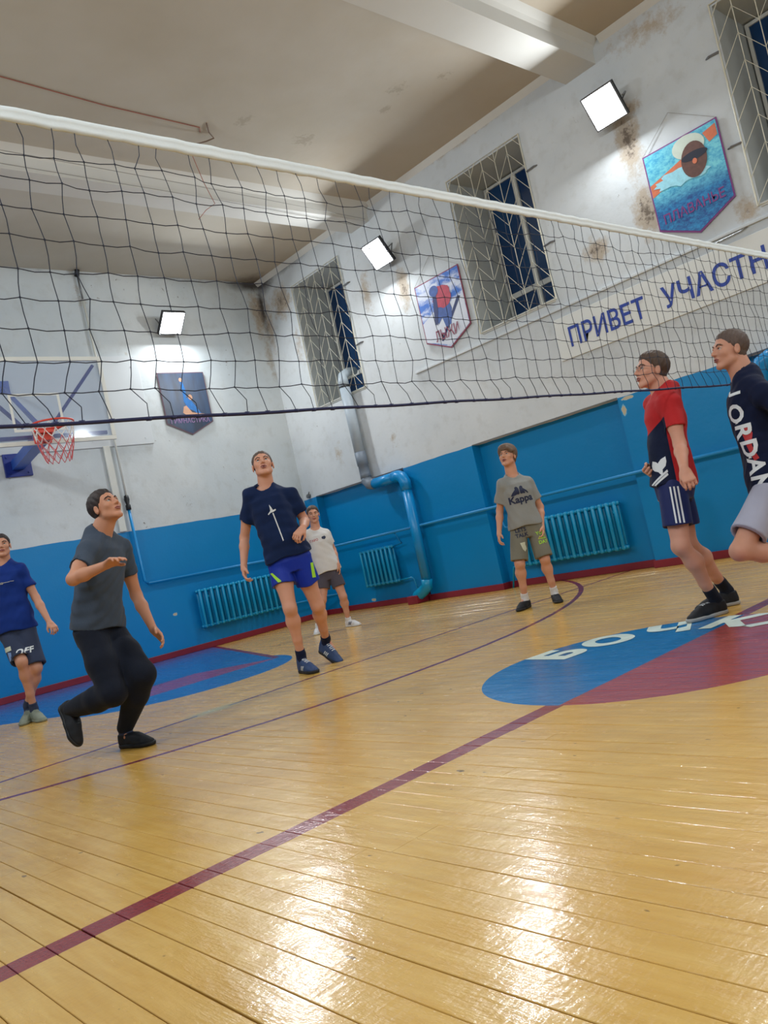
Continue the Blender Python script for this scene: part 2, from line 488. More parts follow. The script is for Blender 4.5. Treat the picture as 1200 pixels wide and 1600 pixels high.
# ------------------------------------------------------------------ floor: a board object for every course
def build_floor():
    bm = bmesh.new()
    box(bm, XL - 0.1, XR + 0.3, YB - 0.1, YE + 0.1, -0.10, -0.022)
    base = mesh_obj('floor', bm, paint('dark_subfloor', (62, 42, 22), 0.9))
    tag(base, kind='structure')
    rng = random.Random(4)
    w = 0.1
    protos = {}
    def board_mesh(L, g):
        key = (L, g)
        if key in protos: return protos[key]
        b = bmesh.new()
        x0, x1 = g * 0.0011, w - g * 0.0011
        c = 0.0014
        prof = [(x0, -0.022), (x0, -c), (x0 + c, 0.0), (x1 - c, 0.0), (x1, -c), (x1, -0.022)]
        A = [b.verts.new((px, 0, pz)) for px, pz in prof]
        B = [b.verts.new((px, L, pz)) for px, pz in prof]
        for i in range(5):
            b.faces.new((A[i], A[i + 1], B[i + 1], B[i]))
        b.faces.new(list(reversed(A))); b.faces.new(B)
        b.faces.new((A[5], A[0], B[0], B[5]))
        bmesh.ops.recalc_face_normals(b, faces=b.faces)
        me = bpy.data.meshes.new('plank'); b.to_mesh(me); b.free()
        me.materials.append(M_floor)
        protos[key] = me
        return me
    n = int(math.ceil((NICHE - XL) / w))
    LEN = [5.0, 5.6, 6.2, 6.8]
    for i in range(n):
        x = XL + i * w - (XL % w) + 0.07 - 0.1
        g = rng.choice([0.6, 0.8, 1.0, 1.2, 2.0])
        y = YB - rng.choice([0.0, 1.7, 3.1, 4.2])
        dz = -rng.random() * 0.0012
        while y < YE:
            L = rng.choice(LEN)
            if y + L > YB:
                o = bpy.data.objects.new('plank', board_mesh(L, g))
                COL.objects.link(o); o.parent = base
                o.location = (x, y, dz)
            y += L + 0.0015
    return base
floor_obj = build_floor()

# lettering painted round the centre circle
def floor_letters():
    bm = bmesh.new()
    for ch, deg in (('Б', 80), ('О', 53), ('Ч', 25), ('К', -4), ('А', -33)):
        a = math.radians(deg)
        up = Vector((math.cos(a), math.sin(a), 0)); rt = Vector((math.sin(a), -math.cos(a), 0))
        c = Vector((3.888, 2.414, 0.0012)) + up * 0.615
        place_shape(bm, text_shape(ch, 0.42, 0.055), c, rt, up, sx=1.0)
    o = mesh_obj('painted_lettering', bm, paint('white_floor_paint', (214, 226, 214), 0.3, vary=0.1), floor_obj, recalc=False)
    return o
floor_letters()

# ------------------------------------------------------------------ walls
WINS = [(8.95, 10.13), (5.41, 6.58), (1.79, 2.97)]       # openings along the window wall
ZW0, ZW1 = 3.29, 5.30
NICHES = [(8.55, 10.70), (4.93, 7.18), (1.30, 3.50)]
ZN = 1.96
def build_wall_right():
    bm = bmesh.new()
    ys = sorted({YB, YE, *[v for w_ in WINS for v in w_], *[v for w_ in NICHES for v in w_]})
    zs = [0.0, ZN, ZW0, ZW1, ZC + 0.05]
    for a, b in zip(ys, ys[1:]):
        for c, d in zip(zs, zs[1:]):
            my, mz = (a + b) / 2, (c + d) / 2
            if ZW0 < mz < ZW1 and any(w0 < my < w1 for w0, w1 in WINS): continue
            X = NICHE if (mz < ZN and any(n0 < my < n1 for n0, n1 in NICHES)) else XR
            quad(bm, [(X, a, c), (X, b, c), (X, b, d), (X, a, d)])
    for n0, n1 in NICHES:
        quad(bm, [(XR, n0, 0), (NICHE, n0, 0), (NICHE, n0, ZN), (XR, n0, ZN)])
        quad(bm, [(XR, n1, 0), (NICHE, n1, 0), (NICHE, n1, ZN), (XR, n1, ZN)])
        quad(bm, [(XR, n0, ZN), (NICHE, n0, ZN), (NICHE, n1, ZN), (XR, n1, ZN)])
    # back skin so no light leaks
    box(bm, NICHE + 0.60, NICHE + 0.64, YB - 0.1, YE + 0.1, -0.1, ZC + 0.1)
    bmesh.ops.remove_doubles(bm, verts=bm.verts, dist=1e-5)
    o = mesh_obj('wall_right', bm, M_wall_r, recalc=False)
    tag(o, kind='structure')
    for f in ():
        pass
    return o
wall_right = build_wall_right()

def slab(name, x0, x1, y0, y1, z0, z1, mat, parent=None, bevel=0.0):
    bm = bmesh.new(); box(bm, x0, x1, y0, y1, z0, z1, bevel)
    o = mesh_obj(name, bm, mat, parent)
    if parent is None: tag(o, kind='structure')
    return o
slab('wall_back', XL - 0.1, NICHE + 0.7, YE, YE + 0.1, -0.1, ZC + 0.1, M_wall_e)
slab('wall_left', XL - 0.1, XL, YB, YE, -0.1, ZC + 0.1, M_wall_o)
slab('wall_front', XL - 0.1, NICHE + 0.7, YB - 0.1, YB, -0.1, ZC + 0.1, M_wall_o)
slab('ceiling', XL - 0.1, NICHE + 0.7, YB - 0.1, YE + 0.1, ZC, ZC + 0.1, M_ceil)
for i, yb in enumerate((4.42, 8.30, 0.54, -3.34)):
    bm = bmesh.new()
    y0, y1 = yb - 0.2, yb + 0.2
    # a beam with a small flare where it meets the ceiling
    prof = [(y0 - 0.10, ZC + 0.001), (y0 - 0.03, ZC - 0.05), (y0, ZC - 0.09), (y0, 5.50), (y1, 5.50), (y1, ZC - 0.02), (y1 + 0.02, ZC + 0.001)]
    A = [bm.verts.new((XL, py, pz)) for py, pz in prof]; B = [bm.verts.new((XR + 0.005, py + (0.03 if i < 2 else 0), pz)) for py, pz in prof]
    for k in range(len(prof) - 1): bm.faces.new((A[k], A[k + 1], B[k + 1], B[k]))
    bm.faces.new(A); bm.faces.new(list(reversed(B)))
    tag(mesh_obj('ceiling_beam', bm, M_beam), kind='structure')

def skirting():
    h, t = 0.085, 0.022
    bm = bmesh.new()
    segs = []
    y = YB
    for n0, n1 in sorted(NICHES):
        segs += [(XR, y, n0), (NICHE, n0, n1)]; y = n1
    segs.append((XR, y, YE))
    for X, a, b in segs:
        box(bm, X - t, X + 0.002, a - (t if X == XR and a > YB else 0), b + (t if X == XR and b < YE else 0), 0.0, h, 0.004)
    for n0, n1 in NICHES:
        box(bm, XR - 0.005, NICHE - t, n1 - t - 0.001, n1 + 0.001, 0.0, h)
        box(bm, XR - 0.005, NICHE - t, n0 - 0.001, n0 + t, 0.0, h)
    tag(mesh_obj('baseboard_right', bm, M_redbase), kind='structure')
    bm = bmesh.new(); box(bm, XL, XR - t, YE - t, YE + 0.002, 0.0, h, 0.004)
    tag(mesh_obj('baseboard_back', bm, M_redbase), kind='structure')
    bm = bmesh.new(); box(bm, XL, XL + t, YB, YE - t, 0.0, h, 0.004)
    tag(mesh_obj('baseboard_left', bm, M_redbase), kind='structure')
skirting()
# thin ledge line under the windows
bm = bmesh.new()
box(bm, XR - 0.028, XR + 0.002, YB + 1.0, 7.87, 3.150, 3.178, 0.004)
tag(mesh_obj('trim_1', bm, M_wall_o), kind='structure')
# plaster strip where wall meets ceiling
bm = bmesh.new()
for a, b in ((YB, -3.6), (-3.1, 0.3), (0.78, 4.15), (4.68, 8.05), (8.56, YE)):
    A = [bm.verts.new((XR - 0.06, a, ZC)), bm.verts.new((XR - 0.045, a, ZC - 0.02)), bm.verts.new((XR, a, ZC - 0.07)), bm.verts.new((XR + 0.01, a, ZC))]
    B = [bm.verts.new((v.co.x, b, v.co.z)) for v in A]
    for k in range(4): bm.faces.new((A[k], A[(k + 1) % 4], B[(k + 1) % 4], B[k]))
    bm.faces.new(A); bm.faces.new(list(reversed(B)))
tag(mesh_obj('trim_2', bm, M_beam), kind='structure')

# ------------------------------------------------------------------ windows with deep reveals
DEEP = XR + 0.72
def build_window(idx, y0, y1):
    win = bpy.data.objects.new('window_%d' % idx, None)
    win.location = (XR, (y0 + y1) / 2, ZW0); COL.objects.link(win)
    tag(win, kind='structure')
    bm = bmesh.new()
    quad(bm, [(XR, y0, ZW0), (DEEP, y0, ZW0), (DEEP, y0, ZW1), (XR, y0, ZW1)])
    quad(bm, [(XR, y1, ZW0), (DEEP, y1, ZW0), (DEEP, y1, ZW1), (XR, y1, ZW1)])
    quad(bm, [(XR, y0, ZW1), (DEEP, y0, ZW1), (DEEP, y1, ZW1), (XR, y1, ZW1)])
    mesh_obj('window_reveal', bm, M_jamb, win)
    bm = bmesh.new(); box(bm, XR - 0.015, DEEP, y0, y1, ZW0 - 0.02, ZW0 + 0.02, 0.004)
    mesh_obj('window_sill', bm, M_winframe, win)
    # frame: outer, a mullion, and a transom low down with two small panes beneath
    a, b, c, d = y0 + 0.02, y1 - 0.02, ZW0 + 0.02, ZW1 - 0.02
    t = 0.035
    zt = ZW0 + 0.44
    cb = c + 0.16
    ym = y0 + 0.55 * (y1 - y0)
    bm = bmesh.new()
    X0, X1 = DEEP - 0.05, DEEP
    box(bm, X0, X1, a, a + t, c, d); box(bm, X0, X1, b - t, b, c, d)
    box(bm, X0, X1, a + t, b - t, c, cb); box(bm, X0, X1, a + t, b - t, d - t, d)
    mesh_obj('window_frame', bm, M_winframe, win)
    bm = bmesh.new(); box(bm, X0 - 0.01, X1, ym - 0.035, ym + 0.035, cb, d - t, 0.004)
    mesh_obj('mullion', bm, M_winframe, win)
    bm = bmesh.new(); box(bm, X0 - 0.005, X1 - 0.002, a + t, b - t, zt, zt + 0.07, 0.004)
    mesh_obj('transom', bm, M_winframe, win)
    for (p0, p1) in ((a + t, ym - 0.035), (ym + 0.035, b - t)):
        for (q0, q1) in ((cb, zt), (zt + 0.07, d - t)):
            bm = bmesh.new(); box(bm, X1 - 0.03, X1 - 0.024, p0, p1, q0, q1)
            mesh_obj('pane', bm, M_night, win)
    return win
for i, (a, b) in enumerate(WINS): build_window(i + 1, a, b)

def build_grille(y0, y1, label, sides=(0,)):
    g = empty('window_grille', (XR - 0.02, (y0 + y1) / 2, ZW0), label, 'grille', 'welded security grilles on the hall windows')
    X = XR - 0.02
    a, b, c, d = y0 - 0.02, y1 + 0.02, ZW0 + 0.0, ZW1 + 0.02
    bm = bmesh.new()
    tube(bm, [(X, a, c), (X, b, c), (X, b, d), (X, a, d)], 0.009, 6, closed=True)
    mesh_obj('grille_frame', bm, M_grille, g)
    n = 6
    w = (b - a) / n
    for k in range(1, n):
        bm = bmesh.new(); tube(bm, [(X, a + k * w, c), (X, a + k * w, d)], 0.0045, 6)
        mesh_obj('upright_bar', bm, M_grille, g)
    # zigzag rods: low at even uprights, high at odd ones, one above the other
    amp, pitch = 0.27, 0.27
    z = c - amp
    while z < d:
        runs, cur = [], []
        for k in range(n):
            ya, yb = a + k * w, a + (k + 1) * w
            za, zb = (z, z + amp) if k % 2 == 0 else (z + amp, z)
            def clip(t): return (X - 0.006, ya + (yb - ya) * t, za + (zb - za) * t)
            t0, t1 = 0.0, 1.0
            for lim, sgn in ((c, 1), (d, -1)):
                va, vb = (za - lim) * sgn, (zb - lim) * sgn
                if va < 0 and vb < 0: t0 = 2
                elif va < 0: t0 = max(t0, va / (va - vb))
                elif vb < 0: t1 = min(t1, va / (va - vb))
            if t0 >= t1:
                if cur: runs.append(cur); cur = []
                continue
            if cur and t0 == 0.0: cur.append(clip(t1))
            else:
                if cur: runs.append(cur)
                cur = [clip(t0), clip(t1)]
            if t1 < 1.0: runs.append(cur); cur = []
        if cur: runs.append(cur)
        if runs:
            for r in runs:
                bm = bmesh.new(); tube(bm, r, 0.0045, 5)
                mesh_obj('zigzag_bar', bm, M_grille, g)
        z += pitch
    for k in sides:
        yy, s = ((a, -1), (b, 1))[k]
        for zz in (c + 0.64, c + 1.56):
            bm = bmesh.new(); tube(bm, [(X, yy, zz), (X, yy + s * 0.11, zz + 0.01), (XR + 0.01, yy + s * 0.15, zz + 0.01)], 0.011, 6)
            mesh_obj('wall_anchor', bm, M_metal, g)
    return g
build_grille(*WINS[0], 'white zigzag security grille on the window nearest the room corner')
build_grille(*WINS[1], 'white zigzag security grille on the middle window, between the two side wall pennants')
build_grille(*WINS[2], 'white zigzag security grille on the window at the upper right, beside the swimming pennant', sides=(1,))

# ------------------------------------------------------------------ sign on the wall
s = empty('wall_sign', (XR - 0.02, 4.0, 2.57), 'long white wall sign with blue Cyrillic greeting letters', 'sign')
bm = bmesh.new(); box(bm, XR - 0.022, XR + 0.002, 0.2, 5.51, 2.565, 3.06, 0.003)
mesh_obj('board', bm, M_banner, s)
def letter_row(txt, ystart, yend, z0, cap, x, mat, parent, bold=0.016):
    sh = text_shape(txt, cap / 0.73, bold, align='LEFT')
    xs = [v[0] for v in sh[0]]
    sx = (ystart - yend) / (max(xs) - min(xs))
    sh = ([(v[0] - min(xs), v[1]) for v in sh[0]], sh[1])
    bm = bmesh.new()
    place_shape(bm, sh, (x, ystart, z0), (0, -1, 0), (0, 0, 1), sx=sx)
    return mesh_obj('lettering', bm, mat, parent, recalc=False)
letter_row('ПРИВЕТ', 5.33, 4.34, 2.69, 0.225, XR - 0.026, M_signblue, s)
letter_row('УЧАСТН', 4.13, 3.02, 2.69, 0.225, XR - 0.026, M_signblue, s)

# ------------------------------------------------------------------ pennants
def water_material():
    n = Nodes('printed_pool_water')
    P, x, y, z = n.pos()
    f = n.noise(n.scale(P, (1, 1, 1.6)), 16.0, 6, 0.75)
    zz = n.m('DIVIDE', n.m('SUBTRACT', z, 3.35), 0.9, clamp=True)
    deep = n.mix(n.ramp(f, [(0.38, 0.0), (0.62, 1.0)]), srgb(4, 62, 132), srgb(26, 134, 190))
    lite = n.mix(n.ramp(f, [(0.35, 0.0), (0.6, 1.0)]), srgb(44, 150, 196), srgb(120, 206, 220))
    return n.out(n.mix(n.ramp(zz, [(0.35, 0.0), (0.55, 1.0)]), deep, lite), 0.4)
def sky_material():
    n = Nodes('printed_winter_sky')
    P, x, y, z = n.pos()
    f = n.noise(n.scale(P, (1, 1.0, 2.2)), 3.2, 4, 0.55)
    return n.out(n.mix(n.ramp(f, [(0.42, 0.0), (0.56, 1.0)]), srgb(50, 104, 190), srgb(206, 212, 228)), 0.4)
def night_material():
    n = Nodes('printed_dark_blue_backdrop')
    P, x, y, z = n.pos()
    f = n.noise(n.scale(P, (3.0, 1.0, 0.7)), 2.4, 3, 0.5)
    return n.out(n.mix(n.ramp(f, [(0.4, 0.0), (0.65, 1.0)]), srgb(10, 34, 62), srgb(28, 62, 100)), 0.35)

def blob(cx, cy, rx, ry, n=20, rot=0.0, jag=0.0, seed=1):
    r = random.Random(seed)
    out = []
    for i in range(n):
        a = 2 * PI * i / n
        k = 1 + (r.random() - 0.5) * 2 * jag
        x, y = rx * k * math.cos(a), ry * k * math.sin(a)
        out.append((cx + x * math.cos(rot) - y * math.sin(rot), cy + x * math.sin(rot) + y * math.cos(rot)))
    return out

def pennant(org, ux, nrm, w, hs, ht, label, mat, border, art, txt, txtmat, txth, ty, strings=True, txw=0.7):
    """org = top left corner on the wall, ux = to the viewer's right, nrm = out of the wall"""
    org = Vector(org); ux = Vector(ux); uz = Vector((0, 0, 1)); nrm = Vector(nrm)
    base = org + ux * (w / 2) - uz * (hs + ht)
    p = empty('pennant', base, label, 'pennant', 'sport pennants hung on the hall walls')
    out = [(0, 0), (w, 0), (w, -hs), (w / 2, -hs - ht), (0, -hs)]
    def plate(name, pts, d0, d1, m):
        bm = bmesh.new()
        A = [bm.verts.new(org + ux * x + uz * y + nrm * d0) for x, y in pts]
        B = [bm.verts.new(org + ux * x + uz * y + nrm * d1) for x, y in pts]
        bm.faces.new(A); bm.faces.new(list(reversed(B)))
        for i in range(len(pts)):
            j = (i + 1) % len(pts); bm.faces.new((A[i], B[i], B[j], A[j]))
        bmesh.ops.triangulate(bm, faces=[f for f in bm.faces if len(f.verts) > 4])
        return mesh_obj(name, bm, m, p)
    plate('border', out, 0.012, 0.022, border)
    cx, cy = w / 2, -hs / 2
    ins = [(cx + (x - cx) * 0.965, cy + (y - cy) * 0.965) for x, y in out]
    plate('printed_sheet', ins, 0.022, 0.024, mat)
    for k, (nm, pts, m) in enumerate(art):
        bm = bmesh.new()
        place_shape(bm, poly_shape([(x * w, -y * hs) for x, y in pts]), org + nrm * (0.0252 + 0.0008 * k), ux, uz)
        mesh_obj(nm, bm, m, p, recalc=False)
    sh = text_shape(txt, txth / 0.73, 0.014)
    xs = [v[0] for v in sh[0]]
    sx = txw * w / (max(xs) - min(xs))
    bm = bmesh.new()
    place_shape(bm, sh, org + nrm * 0.034, ux, uz, off=(w / 2, ty), sx=sx)
    mesh_obj('lettering', bm, txtmat, p, recalc=False)
    if strings:
        bm = bmesh.new()
        top = org + ux * (w * 0.45) + uz * 0.30 + nrm * 0.01
        tube(bm, [org + nrm * 0.015, top, org + ux * w + nrm * 0.015], 0.0022, 5)
        mesh_obj('hanging_string', bm, M_string, p)
    return p
M_purple = paint('purple_print', (120, 52, 120), 0.5, vary=0.1)
M_maroon = paint('maroon_print', (128, 34, 66), 0.5, vary=0.1)
M_cap = paint('pale_swim_cap_print', (196, 208, 196), 0.5, vary=0.2, scale=9)
M_face = paint('dark_brown_face_print', (92, 58, 48), 0.5, vary=0.5, scale=22)
M_goggle = paint('dark_goggle_print', (24, 30, 48), 0.4, vary=0.3, scale=20)
M_arm = paint('orange_arm_print', (206, 112, 76), 0.5, vary=0.25, scale=18)
M_foam = paint('white_foam_print', (150, 210, 226), 0.5, vary=0.3, scale=30)
M_redjacket = paint('red_jacket_print', (176, 54, 76), 0.5, vary=0.4, scale=18)
M_bluesuit = paint('blue_trousers_print', (54, 84, 150), 0.5, vary=0.5, scale=20)
M_navyprint = paint('navy_print', (30, 44, 96), 0.5, vary=0.2)
M_snow = paint('snow_print', (208, 212, 222), 0.5, vary=0.1, scale=8)
M_skin_print = paint('skin_print', (206, 156, 124), 0.5, vary=0.2)
M_leotard = paint('bright_blue_print', (24, 112, 186), 0.5, vary=0.3, scale=30)
M_lilac = paint('lilac_print', (150, 118, 164), 0.5, vary=0.2)
pennant((XR, 3.985, 4.285), (0, -1, 0), (-1, 0, 0), 0.82, 0.81, 0.19,
    'blue swimming pennant with a capped swimmer, by the upper right window', water_material(), M_purple,
    [('arm', [(0.02, 0.40), (0.2, 0.35), (0.50, 0.26), (0.50, 0.36), (0.30, 0.42), (0.16, 0.52), (0.02, 0.56)], M_arm),
     ('far_arm', [(0.80, 0.10), (1.0 * 0.97, 0.06), (0.97, 0.20), (0.86, 0.24)], M_arm),
     ('foam', blob(0.46, 0.47, 0.36, 0.10, 26, 0.1, 0.25, 3), M_foam),
     ('swim_cap', blob(0.60, 0.16, 0.21, 0.145, 24, 0.15), M_cap),
     ('swimmer_face', blob(0.635, 0.345, 0.165, 0.22, 26, 0.1), M_face),
     ('goggles', blob(0.65, 0.30, 0.17, 0.055, 20, 0.05), M_goggle),
     ('nose', blob(0.64, 0.37, 0.03, 0.035, 12), M_arm)],
    'ПЛАВАНЬЕ', M_purple, 0.10, -0.80 + 0.03, txw=0.80)
pennant((XR, 7.54, 4.27), (0, -1, 0), (-1, 0, 0), 0.83, 0.80, 0.19,
    'white and blue skiing pennant with a red-jacketed skier, left of the middle window', sky_material(), M_maroon,
    [('snow_slope', [(0.02, 0.66), (0.3, 0.55), (0.7, 0.52), (0.98, 0.5), (0.98, 0.98), (0.5, 1.18), (0.02, 0.98)], M_snow),
     ('ski', [(0.34, 1.06), (0.38, 1.08), (0.92, 0.50), (0.86, 0.47)], M_navyprint),
     ('trousers', [(0.36, 0.38), (0.66, 0.42), (0.70, 0.62), (0.62, 0.86), (0.50, 0.88), (0.46, 0.70), (0.36, 0.78), (0.30, 0.62)], M_bluesuit),
     ('jacket', blob(0.54, 0.36, 0.20, 0.19, 22, 0.2, 0.08, 5), M_redjacket),
     ('sleeve', [(0.36, 0.26), (0.44, 0.22), (0.42, 0.5), (0.34, 0.78), (0.28, 0.76), (0.32, 0.5)], M_navyprint),
     ('helmet', blob(0.40, 0.22, 0.10, 0.09, 18), M_bluesuit)],
    'ЛЫЖИ', M_maroon, 0.14, -0.84, txw=0.52)
pennant((6.09, YE, 4.20), (1, 0, 0), (0, -1, 0), 0.80, 0.80, 0.19,
    'dark blue gymnastics pennant with a stretching gymnast, on the end wall', night_material(), paint('brown_pennant_edge', (96, 64, 78), 0.5),
    [('raised_leg', [(0.44, 0.16), (0.49, 0.16), (0.53, 0.34), (0.50, 0.60), (0.45, 0.6), (0.46, 0.34)], M_leotard),
     ('hand', blob(0.465, 0.15, 0.035, 0.04, 12), M_skin_print),
     ('body', [(0.44, 0.56), (0.54, 0.50), (0.62, 0.58), (0.78, 0.84), (0.74, 0.86), (0.60, 0.76), (0.50, 0.72)], M_leotard),
     ('thigh', [(0.42, 0.68), (0.48, 0.66), (0.58, 0.80), (0.84, 0.84), (0.84, 0.88), (0.52, 0.90), (0.38, 0.80)], M_skin_print),
     ('head', blob(0.60, 0.50, 0.045, 0.055, 14), M_skin_print)],
    'ГИМНАСТИКА', M_lilac, 0.075, -0.80, strings=False, txw=0.84)

# ------------------------------------------------------------------ radiators
def section_meshes():
    """one cast section: two flattened columns with rounded ends and a hub top and bottom; local x = along, y = depth, z = up"""
    b = bmesh.new()
    H = 0.58
    for yy in (-0.035, 0.035):
        tube(b, [(0, yy, 0.012), (0, yy, 0.03), (0, yy, H - 0.03), (0, yy, H - 0.012)], [0.014, 0.023, 0.023, 0.014], 8)
    for zz in (0.03, H - 0.03):
        tube(b, [(0, -0.055, zz), (0, -0.045, zz), (0, 0.045, zz), (0, 0.055, zz)], [0.014, 0.028, 0.028, 0.014], 8)
        tube(b, [(-0.049, 0, zz), (0.049, 0, zz)], 0.021, 8)
    bmesh.ops.recalc_face_normals(b, faces=b.faces)
    me = bpy.data.meshes.new('radiator_section'); b.to_mesh(me); b.free()
    for p in me.polygons: p.use_smooth = True
    me.materials.append(M_rad)
    return me
SEC = section_meshes()
def radiator(loc, rz, n, label):
    r = empty('radiator', loc, label, 'radiator', 'blue cast iron radiators under the heating pipe')
    r.rotation_euler = (0, 0, rz)
    for k in range(n):
        o = bpy.data.objects.new('radiator_section', SEC); COL.objects.link(o)
        o.parent = r; o.location = (0.0985 * (k + 0.5), 0, 0.0)
    for k in (1, n - 2):
        bm = bmesh.new(); box(bm, 0.0985 * (k + 1) - 0.01, 0.0985 * (k + 1) + 0.01, -0.01, 0.105, 0.44, 0.47)
        bm2 = bpy.data.meshes.new('bracket'); bm.to_mesh(bm2); bm.free(); bm2.materials.append(M_rad)
        o = bpy.data.objects.new('bracket', bm2); COL.objects.link(o); o.parent = r
    return r
radiator((5.93, YE - 0.10, 0.30), 0, 17, 'long blue cast iron radiator on the end wall behind the tall player')
radiator((NICHE - 0.10, 9.97, 0.33), -PI / 2, 8, 'short blue eight-section radiator in the first wall niche')
radiator((NICHE - 0.10, 6.82, 0.25), -PI / 2, 16, 'long blue cast iron radiator behind the grey-shirted boy')

# ------------------------------------------------------------------ pipes
def pipe(name, runs, label, cat='pipe', group=None):
    """runs: list of (part name, points, radius, material)"""
    p0 = Vector(runs[0][1][0])
    r = empty(name, p0, label, cat, group)
    for nm, pts, rad, m in runs:
        bm = bmesh.new(); tube(bm, pts, rad, 10)
        mesh_obj(nm, bm, m, r, smooth=True)
    return r
XP = XR - 0.07
pipe('heating_pipe', [
    ('pipe_run', [(XP, YB + 0.5, 1.085), (XP, YE - 0.12, 1.085), (XP - 0.05, YE - 0.07, 1.085), (5.26, YE - 0.07, 1.115)] , 0.021, M_bluepaint),
    ('pipe_drop', [(5.26, YE - 0.07, 1.115), (5.21, YE - 0.065, 1.16), (5.20, YE - 0.06, 2.2)], 0.021, M_bluepaint),
    ('valve', [(5.20, YE - 0.06, 2.19), (5.20, YE - 0.06, 2.26), (5.20, YE - 0.06, 2.27), (5.20, YE - 0.06, 2.34), (5.20, YE - 0.06, 2.40)], [0.036, 0.036, 0.024, 0.038, 0.03], M_black),
    ('riser', [(5.20, YE - 0.06, 2.40), (5.20, YE - 0.05, 3.6), (5.17, YE - 0.04, 5.3)], 0.016, M_white),
    ('riser_end', [(5.17, YE - 0.04, 5.3), (5.16, YE - 0.04, 5.68)], 0.014, M_metal),
    ('end_cap', [(5.16, YE - 0.02, 5.66), (5.15, YE - 0.09, 5.72)], 0.035, M_black)],
    'blue heating pipe running along both walls, rising white past the backboard')
# feeds of the short radiator and of the long ones
pipe('radiator_feed', [
    ('feed_top', [(NICHE - 0.10, 9.16, 0.88), (NICHE - 0.10, 8.98, 0.90), (XP + 0.02, 8.98, 1.08)], 0.012, M_bluepaint),
    ('feed_bottom', [(NICHE - 0.10, 9.16, 0.36), (NICHE - 0.10, 8.92, 0.37), (NICHE - 0.09, 8.89, 0.34), (NICHE - 0.06, 8.84, 0.0)], 0.012, M_rad)],
    'thin pipes joining the short niche radiator to the heating pipe')
pipe('radiator_feed', [
    ('feed_top', [(NICHE - 0.10, 6.82, 0.78), (NICHE - 0.10, 6.98, 0.80), (XP + 0.02, 6.98, 1.08)], 0.012, M_bluepaint),
    ('feed_bottom', [(NICHE - 0.10, 6.82, 0.28), (NICHE - 0.10, 6.98, 0.27), (NICHE - 0.08, 7.08, 0.0)], 0.012, M_rad)],
    'thin pipes left of the radiator behind the grey-shirted boy')
pipe('radiator_feed', [
    ('feed_bottom', [(7.60, YE - 0.10, 0.33), (7.9, YE - 0.10, 0.32), (8.22, YE - 0.06, 0.32), (8.27, YE - 0.4, 0.32)], 0.014, M_bluepaint)],
    'low thin blue pipe in the corner behind the boy in white')
# the thick vent duct that leaves the window and dives to the floor
DX = XR - 0.115
pipe('vent_duct', [
    ('duct_outlet', [(XR + 0.2, 9.33, 3.66), (XR + 0.04, 9.32, 3.64), (DX + 0.02, 9.30, 3.57), (DX, 9.29, 3.50), (DX, 9.29, 3.40)], [0.06, 0.066, 0.072, 0.078, 0.080], M_duct),
    ('clamp_ring', [(DX, 9.29, 3.405), (DX, 9.29, 3.385)], 0.087, M_black),
    ('duct_riser', [(DX, 9.29, 3.39), (DX, 9.27, 2.35)], 0.083, M_duct),
    ('duct_sleeve', [(DX, 9.27, 2.37), (DX, 9.26, 2.17), (DX, 9.26, 2.165), (DX, 9.255, 2.03), (DX, 9.25, 1.97)], [0.088, 0.088, 0.078, 0.084, 0.088], M_ductdark),
    ('duct_elbow', [(DX, 9.25, 1.99), (DX, 9.25, 1.93), (DX, 9.20, 1.865), (DX, 9.10, 1.85)], 0.085, M_ductdark),
    ('duct_level', [(DX, 9.12, 1.85), (DX, 8.62, 1.85)], 0.078, M_bluepaint),
    ('duct_bend', [(DX, 8.66, 1.85), (DX, 8.56, 1.85), (DX, 8.49, 1.82), (DX, 8.45, 1.74), (DX, 8.45, 1.62)], 0.086, M_bluepaint),
    ('duct_down', [(DX, 8.45, 1.66), (DX, 8.45, 0.30)], 0.076, M_bluepaint),
    ('duct_foot', [(DX, 8.45, 0.32), (DX, 8.47, 0.22), (DX - 0.02, 8.55, 0.16), (DX - 0.03, 8.66, 0.11), (DX - 0.03, 8.70, 0.06)], 0.084, M_rad)],
    'thick grey then blue vent duct bending from window to floor', 'duct')
bm = bmesh.new(); box(bm, DX - 0.14, NICHE - 0.02, 8.60, 8.80, 0.0, 0.12, 0.01)
tag(mesh_obj('duct_plinth', bm, M_redbase), 'dark red painted plinth under the foot of the vent duct', 'plinth')
pipe('vent_duct', [
    ('duct_level', [(DX, 2.2, 1.85), (DX, 3.12, 1.85)], 0.078, M_bluepaint),
    ('duct_bend', [(DX, 3.08, 1.85), (DX, 3.18, 1.85), (DX, 3.26, 1.82), (DX, 3.30, 1.74), (DX, 3.30, 1.62)], 0.086, M_bluepaint),
    ('duct_down', [(DX, 3.30, 1.66), (DX, 3.30, 0.05)], 0.076, M_bluepaint)],
    'blue vent duct bend behind the navy-shirted player at the right edge', 'duct')
# flat duct strip and old plywood panel on the end wall
bm = bmesh.new(); box(bm, 5.02, 5.12, YE - 0.04, YE + 0.001, 1.90, 3.14, 0.005)
tag(mesh_obj('cable_channel', bm, M_white), 'flat white cable channel beside the rising pipe, below the backboard', 'channel')
bm = bmesh.new(); box(bm, 1.84, 5.82, YE - 0.022, YE + 0.001, 3.13, 4.46, 0.003)
for px, pz in ((5.70, 3.22), (5.70, 4.3), (4.9, 3.22)):
    tube(bm, [(px, YE - 0.021, pz), (px, YE - 0.027, pz)], 0.012, 8)
tag(mesh_obj('wall_panel', bm, paint('white_plywood', (206, 210, 212), 0.7, vary=0.04, scale=3)), 'plain white plywood panel fixed to the wall behind the backboard', 'panel')

